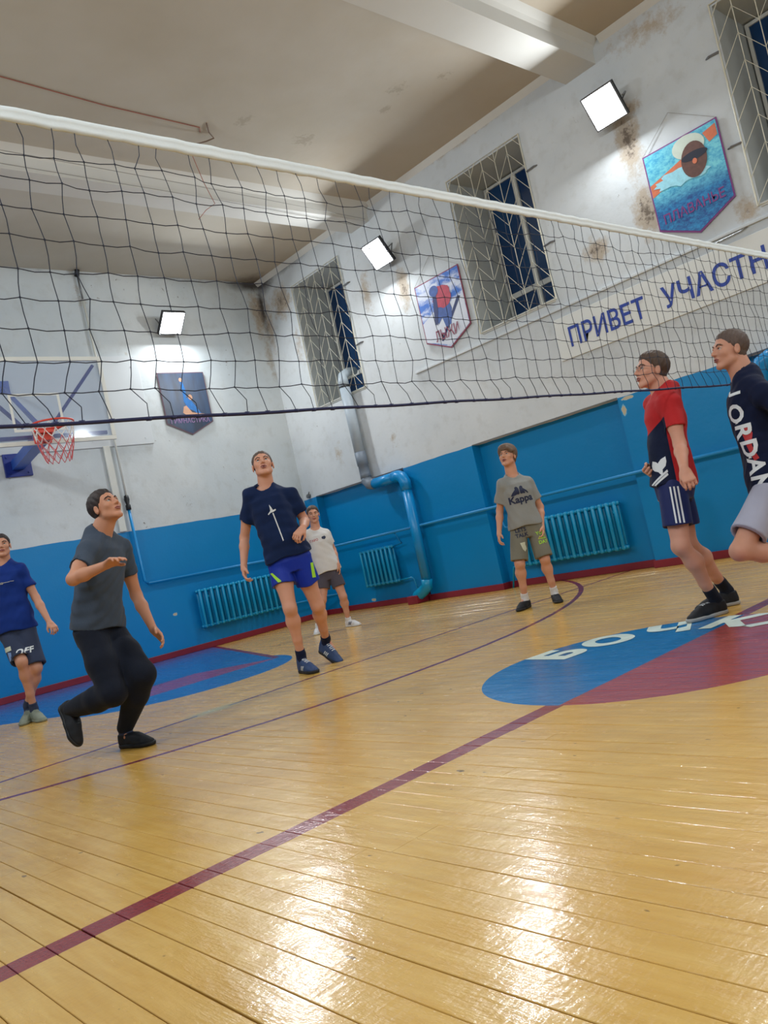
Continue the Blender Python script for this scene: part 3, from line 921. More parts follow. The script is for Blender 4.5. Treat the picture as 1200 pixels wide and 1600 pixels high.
# small wall fixtures
bm = bmesh.new()
tube(bm, [(XR + 0.0, 10.86, 1.995), (XR - 0.05, 10.86, 1.995)], 0.035, 8)
tube(bm, [(XR - 0.02, 10.86, 2.02), (XR - 0.03, 10.82, 2.06)], 0.01, 6)
tag(mesh_obj('junction_box', bm, M_metal), 'small grey junction box in the room corner above the blue paint', 'junction box')
for (yy, zz, lab) in ((6.0, 3.05, None),):
    pass
bm = bmesh.new()
tube(bm, [(XR - 0.005, 3.55, 3.10), (XR - 0.03, 3.45, 3.12), (XR - 0.03, 3.18, 3.13), (XR - 0.01, 3.13, 3.15)], 0.006, 6)
tag(mesh_obj('door_handle_hook', bm, M_metal), 'thin grey wire hook above the end of the wall sign', 'hook')

# ------------------------------------------------------------------ wires on the ceiling
def wire(name, pts, r, m, label, cat):
    bm = bmesh.new(); tube(bm, pts, r, 6)
    return tag(mesh_obj(name, bm, m), label, cat)
wire('ceiling_wire', [(2.4, 6.90, ZC - 0.006), (2.94, 6.98, ZC - 0.006), (3.95, 7.08, ZC - 0.006), (5.05, 7.12, ZC - 0.006), (5.10, 7.20, ZC - 0.004)], 0.0055, M_copper,
     'straight reddish wire stretched along the ceiling', 'wire')
wire('ceiling_hook', [(5.08, 7.02, ZC - 0.002), (5.18, 7.15, ZC - 0.02), (5.28, 7.22, ZC - 0.03), (5.20, 7.26, ZC - 0.06), (5.06, 7.30, ZC - 0.10), (5.02, 7.34, ZC - 0.16)], 0.008, paint('rusty_iron', (112, 92, 78), 0.8),
     'rusty bent iron hook in the ceiling at the end of the red wire', 'hook')
wire('hanging_wire', [(5.02, 7.34, ZC - 0.16), (5.12, 7.36, ZC - 0.5), (5.22, 7.38, ZC - 0.72), (5.10, 7.40, ZC - 0.80), (4.98, 7.40, ZC - 0.92)], 0.004, M_copper,
     'thin brown wire dangling from the ceiling hook', 'wire')
for k, yy in enumerate((7.83, 8.0)):
    wire('beam_wire', [(XL + 0.4, yy - 0.02, 5.47 if k else 5.52), (3.1, yy - 0.05, 5.46 if k else 5.50), (5.4, yy + 0.06, 5.47 if k else 5.50), (8.2, yy + 0.25, 5.48 if k else 5.50)], 0.004, M_string,
         ('lower' if k else 'upper') + ' of two thin grey wires strung beside the far ceiling beam', 'wire')

# ------------------------------------------------------------------ floodlights
def floodlight(loc, face, tilt, label, group='led floodlights high on the hall walls', arm=True):
    """loc = centre of the glowing face; face = unit vector out of the wall; tilt = degrees below level"""
    f = Vector(face); t = math.radians(tilt)
    d = (f * math.cos(t) + Vector((0, 0, -math.sin(t)))).normalized()
    side = f.cross(Vector((0, 0, 1))).normalized()
    up = side.cross(d).normalized()
    loc = Vector(loc)
    r = empty('floodlight', loc, label, 'floodlight', group)
    def obb(bm, cx, cy, cz, hx, hy, hz, bev=0.0):
        vs = box(bm, -hx, hx, -hy, hy, -hz, hz)
        for v in list(bm.verts):
            if not v.tag:
                q = v.co.copy() + Vector((cx, cy, cz))
                v.co = loc + side * q.x + up * q.y + d * q.z
                v.tag = True
    w = 0.178
    bm = bmesh.new(); obb(bm, 0, 0, -0.03, w + 0.012, w + 0.012, 0.022)
    for k in range(7): obb(bm, -0.12 + 0.04 * k, 0, -0.07, 0.005, w * 0.8, 0.02)
    mesh_obj('housing', bm, M_black, r)
    bm = bmesh.new()
    obb(bm, 0, w + 0.006, -0.003, w + 0.012, 0.006, 0.010); obb(bm, 0, -w - 0.006, -0.003, w + 0.012, 0.006, 0.010)
    obb(bm, w + 0.006, 0, -0.003, 0.006, w, 0.010); obb(bm, -w - 0.006, 0, -0.003, 0.006, w, 0.010)
    mesh_obj('bezel', bm, M_metal, r)
    bm = bmesh.new(); obb(bm, 0, 0, -0.004, w, w, 0.003)
    mesh_obj('led_face', bm, M_led, r)
    bm = bmesh.new()
    a = loc + side * (w + 0.03) - d * 0.04; b = loc - side * (w + 0.03) - d * 0.04
    wl = loc - f * 0.23 + Vector((0, 0, 0.03))
    tube(bm, [a, a - d * 0.1, wl + side * 0.05, wl - side * 0.05, b - d * 0.1, b], 0.009, 6)
    tube(bm, [wl, wl - f * 0.04], 0.04, 8)
    mesh_obj('bracket', bm, M_metal, r)
    L = bpy.data.lights.new('floodlight_beam', 'AREA')
    L.shape = 'SQUARE'; L.size = 2 * w; L.energy = LAMP_POWER; L.color = LAMP_COLOR
    lo = bpy.data.objects.new('floodlight_beam', L); COL.objects.link(lo)
    lo.location = loc + d * 0.012
    lo.rotation_euler = d.to_track_quat('-Z', 'Y').to_euler()
    return r
XLAMP = XR - 0.24
floodlight((XLAMP, 4.15, 4.90), (-1, 0, 0), 34, 'glowing white floodlight above and left of the swimming pennant')
floodlight((XLAMP, 7.87, 4.88), (-1, 0, 0), 34, 'glowing white floodlight above and left of the skiing pennant')
floodlight((6.40, YE - 0.24, 4.90), (0, -1, 0), 46, 'glowing white floodlight on the end wall over the gymnastics pennant')
floodlight((XLAMP, 0.35, 4.90), (-1, 0, 0), 40, 'unseen floodlight added on the window wall level with the camera')  # this and the floodlights below are unseen, added for general light
for yy, lab in ((-3.0, 'unseen floodlight added on the left wall nearest the rear'), (0.6, 'unseen floodlight added on the left wall just behind the camera'),
                (4.2, 'unseen floodlight added on the left wall beyond the net'), (7.9, 'unseen floodlight added on the left wall nearest the hoop')):
    floodlight((XL + 0.24, yy, 4.9), (1, 0, 0), 40, lab)
floodlight((2.6, YB + 0.24, 4.9), (0, 1, 0), 40, 'unseen left floodlight added on the rear end wall')
floodlight((6.4, YB + 0.24, 4.9), (0, 1, 0), 40, 'unseen right floodlight added on the rear end wall')

# ------------------------------------------------------------------ volleyball net
def volleyball_net():
    rng = random.Random(11)
    Y = 2.43
    net = empty('volleyball_net', (3.85, Y, 1.43), 'volleyball net with white top band across the hall', 'net')
    x0, x1 = XL + 0.45, 8.0
    nx = int(round((x1 - x0) / 0.1)); nz = 10
    def top(x): return 2.405 + 0.012 * ((x - 3.9) / 4.0) ** 2
    def bot(x): return 1.425 + 0.012 * ((x - 3.9) / 4.0) ** 2
    node = {}
    for i in range(nx + 1):
        x = x0 + 0.1 * i
        for j in range(nz + 1):
            t = j / nz
            z = top(x) * (1 - t) + bot(x) * t
            jx = (rng.random() - 0.5) * 0.022; jz = (rng.random() - 0.5) * 0.012
            y = Y + (rng.random() - 0.5) * 0.02
            sag = 0.0
            if j == 1: z += -0.012 + 0.012 * math.sin(x * 5.1); jx *= 1.8
            if j == 9: sag = -0.012; jx -= 0.012
            if j == 10: sag = 0.012 + 0.022 * (0.5 + 0.5 * math.sin(x * 2.3 + 1)); jx *= 1.8; jz = 0
            if j == 0: jz = 0; jx *= 1.5
            node[i, j] = Vector((x + jx + sag + 0.018 * (t - 0.5), y if 0 < j < nz else Y, z + jz))
    def cord(bm, p, q, mid, r=0.0017):
        tube(bm, [p, (p + q) / 2 + mid, q], r, 4, cap=False)
    bm = bmesh.new()
    for i in range(nx + 1):
        for j in range(nz):
            p, q = node[i, j], node[i, j + 1]
            bow = 0.012 if j in (0, nz - 1) else 0.003
            cord(bm, p, q, Vector(((rng.random() - 0.5) * 2 * bow + (0.012 if j == nz - 1 else 0), (rng.random() - 0.5) * bow, 0)))
            tube(bm, [q + Vector((0, 0, 0.003)), q - Vector((0, 0, 0.003))], 0.0029, 4)
    tag(mesh_obj('vertical_cords', bm, M_netcord, net, recalc=False), kind='stuff')
    bm = bmesh.new()
    for j in range(1, nz):
        for i in range(nx):
            cord(bm, node[i, j], node[i + 1, j], Vector((0, 0, -0.002 - 0.004 * rng.random())))
    tag(mesh_obj('horizontal_cords', bm, M_netcord, net, recalc=False), kind='stuff')
    # bottom rope
    bm = bmesh.new()
    tube(bm, [(x0 - 0.05 + 0.1 * i, Y, bot(x0 + 0.1 * i) + 0.002 * math.sin(i * 0.9)) for i in range(nx + 2)], 0.0062, 8)
    for i in range(nx + 1):
        p = node[i, nz]
        tube(bm, [(p.x - 0.010, Y, bot(p.x)), (p.x + 0.007, Y, bot(p.x))], 0.0072, 6)
    mesh_obj('bottom_rope', bm, M_netrope, net, smooth=True)
    # top band: folded vinyl hung over the head cable
    bm = bmesh.new()
    prof = [(-0.003, -0.038), (-0.007, -0.022), (-0.0045, -0.014), (-0.008, -0.006), (-0.009, 0.003), (-0.006, 0.011), (0.0, 0.014), (0.006, 0.011), (0.008, -0.006), (0.0045, -0.014), (0.007, -0.022), (0.003, -0.038)]
    rings = []
    for i in range(nx * 2 + 3):
        x = x0 - 0.05 + 0.05 * i
        w = 0.0018 * math.sin(i * 1.9) + 0.0015 * (rng.random() - 0.5)
        pinch = 0.003 if i % 2 == 0 else 0.0
        rings.append([bm.verts.new((x, Y + py * (1 + 0.25 * math.sin(i * 2.3)) + w, top(x) + 0.024 + pz + (pinch if pz < -0.03 else 0))) for py, pz in prof])
    for A, B in zip(rings, rings[1:]):
        for k in range(len(prof)):
            l = (k + 1) % len(prof)
            bm.faces.new((A[k], A[l], B[l], B[k]))
    bm.faces.new(rings[0]); bm.faces.new(list(reversed(rings[-1])))
    mesh_obj('top_band', bm, M_tape, net, smooth=True)
    bm = bmesh.new()
    for xa, xb in ((XL, x0), (x1, XR)):
        tube(bm, [(xa, Y, top(xa) + 0.04), (xb, Y, top(xb) + 0.04)], 0.004, 6)
        tube(bm, [(xa, Y, bot(xa)), (xb, Y, bot(xb))], 0.004, 6)
    mesh_obj('tension_ropes', bm, M_whitecord, net)
    # ring of cord that droops at the band above the middle window
    return net
volleyball_net()

# ------------------------------------------------------------------ basketball hoop
def hoop():
    cx, yb, zr = 3.62, 9.48, 3.05
    r = empty('basketball_hoop', (3.82, YE, 3.0), 'clear basketball backboard with orange rim on a blue arm', 'basketball hoop')
    hw, z0, z1 = 0.9, 2.90, 3.95
    bm = bmesh.new(); box(bm, cx - hw + 0.03, cx + hw - 0.03, yb - 0.006, yb + 0.006, z0 + 0.03, z1 - 0.03)
    mesh_obj('backboard', bm, M_plexi, r)
    bm = bmesh.new()
    for a in ((cx - hw, cx + hw, z0, z0 + 0.05), (cx - hw, cx + hw, z1 - 0.05, z1), (cx - hw, cx - hw + 0.05, z0 + 0.05, z1 - 0.05), (cx + hw - 0.05, cx + hw, z0 + 0.05, z1 - 0.05)):
        box(bm, a[0], a[1], yb - 0.015, yb + 0.02, a[2], a[3], 0.003)
    mesh_obj('board_frame', bm, M_white, r)
    bm = bmesh.new()
    tw, t0, t1, t = 0.295, 3.06, 3.51, 0.03
    for a in ((cx - tw, cx + tw, t0, t0 + t), (cx - tw, cx + tw, t1 - t, t1), (cx - tw, cx - tw + t, t0 + t, t1 - t), (cx + tw - t, cx + tw, t0 + t, t1 - t)):
        box(bm, a[0], a[1], yb - 0.009, yb - 0.007, a[2], a[3])
    mesh_obj('aiming_square', bm, M_white, r)
    # rim
    rc = Vector((cx, yb - 0.38, zr)); R = 0.228
    bm = bmesh.new()
    tube(bm, [rc + Vector((R * math.cos(a), R * math.sin(a), 0)) for a in [2 * PI * k / 32 for k in range(32)]], 0.011, 8, closed=True)
    tube(bm, [rc + Vector((R * 0.75, R * 0.66, -0.0)), (cx + 0.09, yb - 0.01, zr - 0.03)], 0.009, 6)
    tube(bm, [rc + Vector((-R * 0.75, R * 0.66, -0.0)), (cx - 0.09, yb - 0.01, zr - 0.03)], 0.009, 6)
    mesh_obj('rim', bm, M_orange, r, smooth=True)
    bm = bmesh.new(); box(bm, cx - 0.10, cx + 0.10, yb - 0.17, yb - 0.006, zr - 0.05, zr - 0.01, 0.004)
    box(bm, cx - 0.10, cx + 0.10, yb - 0.03, yb - 0.006, zr - 0.14, zr + 0.02, 0.004)
    box(bm, cx - 0.07, cx + 0.07, yb - 0.14, yb - 0.02, zr - 0.13, zr - 0.05, 0.004)
    mesh_obj('rim_bracket', bm, M_orange, r)
    # cord net: two families of slanting cords in diamonds
    def ring(level):
        t = level / 5.0
        rad = 0.222 * (1 - t) + 0.13 * t + 0.018 * math.sin(t * PI)
        return rad, zr - 0.01 - 0.43 * t
    for nm, m, lv in (('net_upper_cords', M_whitecord, (0, 1, 2)), ('net_lower_cords', M_pinkcord, (2, 3, 4, 5))):
        bm = bmesh.new()
        for l in range(lv[0], lv[-1]):
            ra, za = ring(l); rb, zb_ = ring(l + 1)
            for k in range(12):
                for sgn in (-1, 1):
                    a0 = 2 * PI * (k + 0.5 * (l % 2)) / 12; a1 = a0 + sgn * PI / 12
                    p = rc + Vector((ra * math.cos(a0), ra * math.sin(a0), za - zr)); q = rc + Vector((rb * math.cos(a1), rb * math.sin(a1), zb_ - zr))
                    tube(bm, [p, (p + q) / 2 + Vector((0, 0, -0.008)), q], 0.0042, 5)
        mesh_obj(nm, bm, m, r)
    # wall plates and arms
    bm = bmesh.new(); box(bm, 3.65, 4.00, YE - 0.03, YE + 0.001, 2.83, 3.14, 0.006)
    for px in (3.70, 3.95):
        for pz in (2.88, 3.09): tube(bm, [(px, YE - 0.028, pz), (px, YE - 0.042, pz)], 0.014, 6)
    mesh_obj('wall_plate', bm, M_darkblue, r)
    bm = bmesh.new()
    def bar(a, b, w, h, mat_unused=None):
        a = Vector(a); b = Vector(b); d = (b - a).normalized()
        s_ = d.cross(Vector((0, 0, 1))).normalized(); u_ = s_.cross(d)
        vs = [bm.verts.new(p + s_ * (w * i) + u_ * (h * j)) for p in (a, b) for i, j in ((-1, -1), (1, -1), (1, 1), (-1, 1))]
        for idx in ((0, 1, 2, 3), (7, 6, 5, 4), (0, 4, 5, 1), (1, 5, 6, 2), (2, 6, 7, 3), (3, 7, 4, 0)):
            bm.faces.new([vs[i] for i in idx])
    bar((3.82, YE - 0.03, 2.98), (cx + 0.02, yb + 0.03, 3.0), 0.075, 0.06)
    mesh_obj('main_arm', bm, M_midblue, r)
    bm = bmesh.new(); box(bm, 3.73, 3.91, YE - 0.05, YE - 0.02, 3.96, 4.12, 0.005)
    mesh_obj('upper_wall_plate', bm, M_midblue, r)
    bm = bmesh.new(); bar((3.82, YE - 0.05, 4.03), (cx, yb + 0.04, 3.15), 0.02, 0.02)
    mesh_obj('stay_rod', bm, M_midblue, r)
    for sgn in (-1, 1):
        bm = bmesh.new(); bar((cx + sgn * (hw - 0.10), yb + 0.035, z1 - 0.10), (cx + sgn * 0.16, yb + 0.06, 3.12), 0.018, 0.018)
        mesh_obj('diagonal_brace', bm, M_darkblue, r)
        bm = bmesh.new(); bar((cx + sgn * 0.10, yb + 0.04, z0 + 0.10), (cx + sgn * (hw - 0.09), yb + 0.04, z0 + 0.10), 0.02, 0.022)
        mesh_obj('lower_brace', bm, M_darkblue, r)
hoop()

# ------------------------------------------------------------------ people: bodies and clothes grown from distance fields
def V(*a): return np.array(a, dtype=np.float64)
def unit(v): return v / (np.linalg.norm(v) + 1e-12)

class Field:
    def __init__(self): self.ops = []
    def add(self, fn, lo, hi, k=0.02): self.ops.append(('u', fn, lo, hi, k)); return self
    def cut(self, fn, lo, hi, k=0.004): self.ops.append(('s', fn, lo, hi, k)); return self
    def clip(self, fn, k=0.004): self.ops.append(('i', fn, None, None, k)); return self
    def warp(self, fn): self.ops.append(('w', fn, None, None, 0)); return self
    def cone(self, a, b, ra, rb, k=0.02, cut=False):
        a, b = np.asarray(a, float), np.asarray(b, float); r = max(ra, rb)
        ab = b - a; L2 = ab @ ab + 1e-12
        def fn(X, Y, Z):
            px, py, pz = X - a[0], Y - a[1], Z - a[2]
            t = np.clip((px * ab[0] + py * ab[1] + pz * ab[2]) / L2, 0, 1)
            return np.sqrt((px - t * ab[0]) ** 2 + (py - t * ab[1]) ** 2 + (pz - t * ab[2]) ** 2) - (ra + (rb - ra) * t)
        lo, hi = np.minimum(a, b) - r, np.maximum(a, b) + r
        return self.cut(fn, lo, hi, k) if cut else self.add(fn, lo, hi, k)
    def ell(self, c, rad, M=None, k=0.02, cut=False):
        c = np.asarray(c, float); M = np.eye(3) if M is None else M
        rad = np.asarray(rad, float); rm = rad.min(); R = rad.max()
        def fn(X, Y, Z):
            px, py, pz = X - c[0], Y - c[1], Z - c[2]
            q = 0
            g = 0
            for i in range(3):
                d = px * M[i, 0] + py * M[i, 1] + pz * M[i, 2]
                q = q + (d / rad[i]) ** 2; g = g + (d / rad[i] ** 2) ** 2
            q = np.sqrt(q); return q * (q - 1) / (np.sqrt(g) + 1e-6)
        return self.cut(fn, c - R, c + R, k) if cut else self.add(fn, c - R, c + R, k)
    def loft(self, org, M, table, k=0.02, grow=0.0, shear=None):
        """elliptic sections stacked on the frame's z: rows (z, half width, half depth, forward shift)"""
        org = np.asarray(org, float); T = np.array(table, float)
        zlo, zhi = T[0, 0], T[-1, 0]
        R = T[:, 1:3].max() + abs(T[:, 3]).max() + grow
        def fn(X, Y, Z):
            px, py, pz = X - org[0], Y - org[1], Z - org[2]
            x = px * M[0, 0] + py * M[0, 1] + pz * M[0, 2]
            y = px * M[1, 0] + py * M[1, 1] + pz * M[1, 2]
            z = px * M[2, 0] + py * M[2, 1] + pz * M[2, 2]
            zc = np.clip(z, zlo, zhi)
            a = np.interp(zc, T[:, 0], T[:, 1]) + grow; b = np.interp(zc, T[:, 0], T[:, 2]) + grow
            y = y - np.interp(zc, T[:, 0], T[:, 3])
            q = (np.abs(x / a) ** 2.3 + np.abs(y / b) ** 2.3) ** (1 / 2.3)
            d = (q - 1) * np.minimum(a, b)
            dz = np.abs(z - zc)
            return np.where(dz > 0, np.sqrt(np.maximum(d, 0) ** 2 + dz ** 2), d)
        ends = [org + M[2] * zlo, org + M[2] * zhi]
        return self.add(fn, np.minimum(*ends) - R, np.maximum(*ends) + R, k)
    def sleeve(self, a, b, ra, rb, o, d, L, inner_a, inner_b, ria, rib, k=0.03):
        """open-ended tube of cloth: cone a-b cut square at distance L from o along d, hollowed by the inner cone"""
        A = Field().cone(a, b, ra, rb).ops[0][1]; B = Field().cone(inner_a, inner_b, ria, rib).ops[0][1]
        def fn(X, Y, Z):
            t = (X - o[0]) * d[0] + (Y - o[1]) * d[1] + (Z - o[2]) * d[2] - L
            return np.maximum(np.maximum(A(X, Y, Z), t), -B(X, Y, Z))
        r = max(ra, rb)
        return self.add(fn, np.minimum(a, b) - r, np.maximum(a, b) + r, k)
    def bounds(self):
        lo = np.min([o[2] for o in self.ops if o[0] == 'u'], axis=0); hi = np.max([o[3] for o in self.ops if o[0] == 'u'], axis=0)
        return lo, hi
    def mesh(self, h):
        lo, hi = self.bounds(); lo = lo - 3 * h; hi = hi + 3 * h
        n = np.ceil((hi - lo) / h).astype(int) + 1
        A = np.full(n, 0.12, dtype=np.float32)
        ax = [lo[i] + h * np.arange(n[i]) for i in range(3)]
        for kind, fn, a, b, k in self.ops:
            if a is None:
                sl = tuple(slice(0, n[i]) for i in range(3))
            else:
                m = 0.035 + k
                i0 = np.clip(((a - m - lo) / h).astype(int), 0, n - 1); i1 = np.clip(np.ceil((b + m - lo) / h).astype(int) + 1, 1, n)
                if np.any(i1 <= i0): continue
                sl = tuple(slice(i0[i], i1[i]) for i in range(3))
            X = ax[0][sl[0]][:, None, None]; Y = ax[1][sl[1]][None, :, None]; Z = ax[2][sl[2]][None, None, :]
            cur = A[sl]
            if kind == 'w':
                A[sl] = cur + fn(X, Y, Z).astype(np.float32); continue
            d = fn(X, Y, Z).astype(np.float32)
            if kind == 'u':
                hh = np.maximum(k - np.abs(cur - d), 0) / k
                A[sl] = np.minimum(cur, d) - hh * hh * k * 0.25
            else:
                if kind == 's': d = -d
                hh = np.maximum(k - np.abs(cur - d), 0) / k
                A[sl] = np.maximum(cur, d) + hh * hh * k * 0.25
        return surface_nets(A, lo, h)

def surface_nets(A, lo, h):
    n = np.array(A.shape)
    S = A < 0
    c = S[:-1, :-1, :-1].astype(np.int8)
    cnt = np.zeros(tuple(n - 1), np.int8)
    for dx in (0, 1):
        for dy in (0, 1):
            for dz in (0, 1):
                cnt += S[dx:n[0] - 1 + dx, dy:n[1] - 1 + dy, dz:n[2] - 1 + dz]
    act = (cnt > 0) & (cnt < 8)
    idx = np.argwhere(act)
    vid = np.full(act.shape, -1, np.int64); vid[act] = np.arange(len(idx))
    acc = np.zeros((len(idx), 3)); num = np.zeros(len(idx))
    cor = [(dx, dy, dz) for dx in (0, 1) for dy in (0, 1) for dz in (0, 1)]
    val = {k: A[idx[:, 0] + k[0], idx[:, 1] + k[1], idx[:, 2] + k[2]].astype(np.float64) for k in cor}
    for p in cor:
        for axis in range(3):
            if p[axis] == 0:
                q = list(p); q[axis] = 1; q = tuple(q)
                a, b = val[p], val[q]
                m = (a < 0) != (b < 0)
                t = np.where(m, a / np.where(m, a - b, 1), 0)
                pt = np.array(p, float)[None, :] + np.eye(3)[axis][None, :] * t[:, None]
                acc[m] += pt[m]; num[m] += 1
    verts = lo + h * (idx + acc / num[:, None])
    faces = []
    for axis in range(3):
        sa = [slice(None)] * 3; sb = [slice(None)] * 3
        sa[axis] = slice(0, n[axis] - 1); sb[axis] = slice(1, n[axis])
        a, b = S[tuple(sa)], S[tuple(sb)]
        e = np.argwhere(a != b)
        u, v = (axis + 1) % 3, (axis + 2) % 3
        e = e[(e[:, u] > 0) & (e[:, v] > 0) & (e[:, u] < n[u] - 1) & (e[:, v] < n[v] - 1)]
        flip = a[tuple(e.T)]
        def g(du, dv):
            q = e.copy(); q[:, u] -= du; q[:, v] -= dv
            return vid[tuple(q.T)]
        Q = np.stack([g(1, 1), g(0, 1), g(0, 0), g(1, 0)], 1)
        Q[~flip] = Q[~flip][:, ::-1]
        faces.append(Q[(Q >= 0).all(1)])
    return verts, np.concatenate(faces)

def field_obj(name, F, h, mat, parent, relax=1):
    verts, faces = F.mesh(h)
    if relax:
        # a light Laplacian pass takes the voxel steps out
        E = np.concatenate([faces[:, [0, 1]], faces[:, [1, 2]], faces[:, [2, 3]], faces[:, [3, 0]]])
        for _ in range(relax):
            s = np.zeros_like(verts); c = np.zeros(len(verts))
            for ax in range(3):
                s[:, ax] = np.bincount(E[:, 0], verts[E[:, 1], ax], len(verts)) + np.bincount(E[:, 1], verts[E[:, 0], ax], len(verts))
            c = np.bincount(E[:, 0], minlength=len(verts)) + np.bincount(E[:, 1], minlength=len(verts))
            verts = verts * 0.5 + 0.5 * s / np.maximum(c, 1)[:, None]
    me = bpy.data.meshes.new(name)
    me.vertices.add(len(verts)); me.vertices.foreach_set('co', verts.astype(np.float32).ravel())
    me.loops.add(faces.size); me.loops.foreach_set('vertex_index', faces.astype(np.int32).ravel())
    me.polygons.add(len(faces)); me.polygons.foreach_set('loop_start', np.arange(0, faces.size, 4, dtype=np.int32))
    me.polygons.foreach_set('use_smooth', np.ones(len(faces), bool))
    me.update(calc_edges=True)
    me.materials.append(mat)
    o = bpy.data.objects.new(name, me); COL.objects.link(o)
    if parent is not None:
        o.parent = parent; o.matrix_parent_inverse = Matrix.Translation(-Vector(parent.location))
    return o

def skin_material(name, rgb):
    n = Nodes(name)
    tc, _, _, _ = n.objpos()
    c = srgb(*rgb)
    f = n.noise(tc, 9.0, 3)
    col = n.mix(f, tuple(v * 0.9 for v in c[:3]) + (1,), (min(1, c[0] * 1.1), c[1] * 1.05, c[2] * 1.03, 1))
    n.bsdf.inputs['Subsurface Weight'].default_value = 0.12
    n.bsdf.inputs['Subsurface Radius'].default_value = (0.010, 0.004, 0.002)
    n.bsdf.inputs['Subsurface Scale'].default_value = 1.0
    n.bump(n.noise(tc, 90.0, 2), 0.08, 0.002)
    return n.out(col, 0.55, 0.35)
def cloth_material(name, rgb, vary=0.12, rough=0.85, weave=220.0, heather=0.0):
    n = Nodes(name)
    tc, _, _, _ = n.objpos()
    c = srgb(*rgb)
    f = n.noise(tc, 7.0, 4)
    col = n.mix(f, tuple(v * (1 - vary) for v in c[:3]) + (1,), tuple(min(1, v * (1 + vary)) for v in c[:3]) + (1,))
    if heather:
        col = n.mix(n.m('MULTIPLY', n.noise(tc, 160.0, 3, 0.8), heather), col, tuple(min(1, v * 1.6) for v in c[:3]) + (1,))
    h = n.m('ADD', n.m('MULTIPLY', n.noise(tc, weave, 2), 0.15), n.noise(n.scale(tc, (1.0, 1.0, 0.6)), 11.0, 3, 0.6))
    n.bump(h, 0.45, 0.010)
    n.bsdf.inputs['Sheen Weight'].default_value = 0.04
    return n.out(col, rough, 0.25)
def hair_material(name, rgb):
    n = Nodes(name)
    tc, _, _, _ = n.objpos()
    f = n.noise(n.scale(tc, (1.0, 1.0, 0.35)), 120.0, 4, 0.7)
    c = srgb(*rgb)
    col = n.mix(f, tuple(v * 0.55 for v in c[:3]) + (1,), tuple(v * 1.35 for v in c[:3]) + (1,))
    n.bump(f, 0.6, 0.004)
    return n.out(col, 0.6, 0.35)

def eye_material():
    n = Nodes('eye_white'); return n.out(srgb(206, 200, 196), 0.25, 0.5)
M_eye = eye_material()
M_iris = paint('dark_iris', (52, 44, 40), 0.25)
M_lip = paint('lip_colour', (150, 84, 78), 0.5, vary=0.1)
M_mouth = paint('open_mouth_dark', (70, 30, 30), 0.6)

def frame_from(zaxis, xhint):
    z = unit(zaxis); x = unit(xhint - (xhint @ z) * z); y = np.cross(z, x)
    return np.array([x, y, z])

def wrinkle(M, org, amp, seed, fx=26.0, fz=17.0):
    r = np.random.RandomState(seed)
    W = [(r.randn(3) * V(fx, fx, fz) * 0.8, r.rand() * 6.28, 0.6 + 0.6 * r.rand()) for _ in range(6)]
    def fn(X, Y, Z):
        px, py, pz = X - org[0], Y - org[1], Z - org[2]
        x = px * M[0, 0] + py * M[0, 1] + pz * M[0, 2]; y = px * M[1, 0] + py * M[1, 1] + pz * M[1, 2]; z = px * M[2, 0] + py * M[2, 1] + pz * M[2, 2]
        s = 0
        for w, p, a in W: s = s + a * np.sin(w[0] * x + w[1] * y + w[2] * z + p)
        return amp * s / 3.0
    return fn

TOWARD = V(-0.669, -0.742, 0.0); RIGHT = V(0.742, -0.669, 0.0); UP = V(0, 0, 1.0)

def head_axes(yaw, pitch, roll=0.0):
    """yaw 0 faces the camera, +90 faces the right of the photo"""
    a, p = math.radians(yaw), math.radians(pitch)
    f0 = TOWARD * math.cos(a) + RIGHT * math.sin(a)
    y = f0 * math.cos(p) + UP * math.sin(p)
    z = UP * math.cos(p) - f0 * math.sin(p)
    x = np.cross(y, z)
    r = math.radians(roll)
    x, z = x * math.cos(r) + z * math.sin(r), z * math.cos(r) - x * math.sin(r)
    return np.array([x, y, z])          # rows: person's right?, forward, up  (x = y cross z)

def build_head(F, c, M, s):
    P = lambda x, y, z: c + (M[0] * x + M[1] * y + M[2] * z) * s
    e = lambda p, r, k=0.012, cut=False: F.ell(P(*p), np.array(r) * s, M, k=k * s, cut=cut)
    k = lambda a, b, ra, rb, kk=0.012: F.cone(P(*a), P(*b), ra * s, rb * s, k=kk * s)
    e((0, -0.014, 0.034), (0.075, 0.095, 0.084))
    e((0, 0.020, -0.030), (0.061, 0.068, 0.080), 0.02)
    k((-0.046, 0.012, -0.062), (-0.014, 0.064, -0.100), 0.018, 0.015, 0.02)
    k((0.046, 0.012, -0.062), (0.014, 0.064, -0.100), 0.018, 0.015, 0.02)
    e((0, 0.066, -0.098), (0.020, 0.016, 0.015), 0.014)
    k((-0.030, 0.077, 0.024), (0.030, 0.077, 0.024), 0.011, 0.011, 0.016)
    e((0.036, 0.058, -0.022), (0.026, 0.024, 0.024), 0.016); e((-0.036, 0.058, -0.022), (0.026, 0.024, 0.024), 0.016)
    e((0.032, 0.092, 0.004), (0.019, 0.014, 0.011), 0.012, True); e((-0.032, 0.092, 0.004), (0.019, 0.014, 0.011), 0.012, True)
    k((0, 0.082, 0.012), (0, 0.104, -0.026), 0.008, 0.011, 0.012)
    e((0.011, 0.092, -0.030), (0.009, 0.010, 0.008), 0.007); e((-0.011, 0.092, -0.030), (0.009, 0.010, 0.008), 0.007)
    e((0, 0.078, -0.060), (0.024, 0.013, 0.016), 0.010)
    for sg in (-1, 1):
        e((sg * 0.079, -0.006, -0.010), (0.008, 0.019, 0.031), 0.006)
        e((sg * 0.086, 0.002, -0.008), (0.005, 0.010, 0.018), 0.004, True)

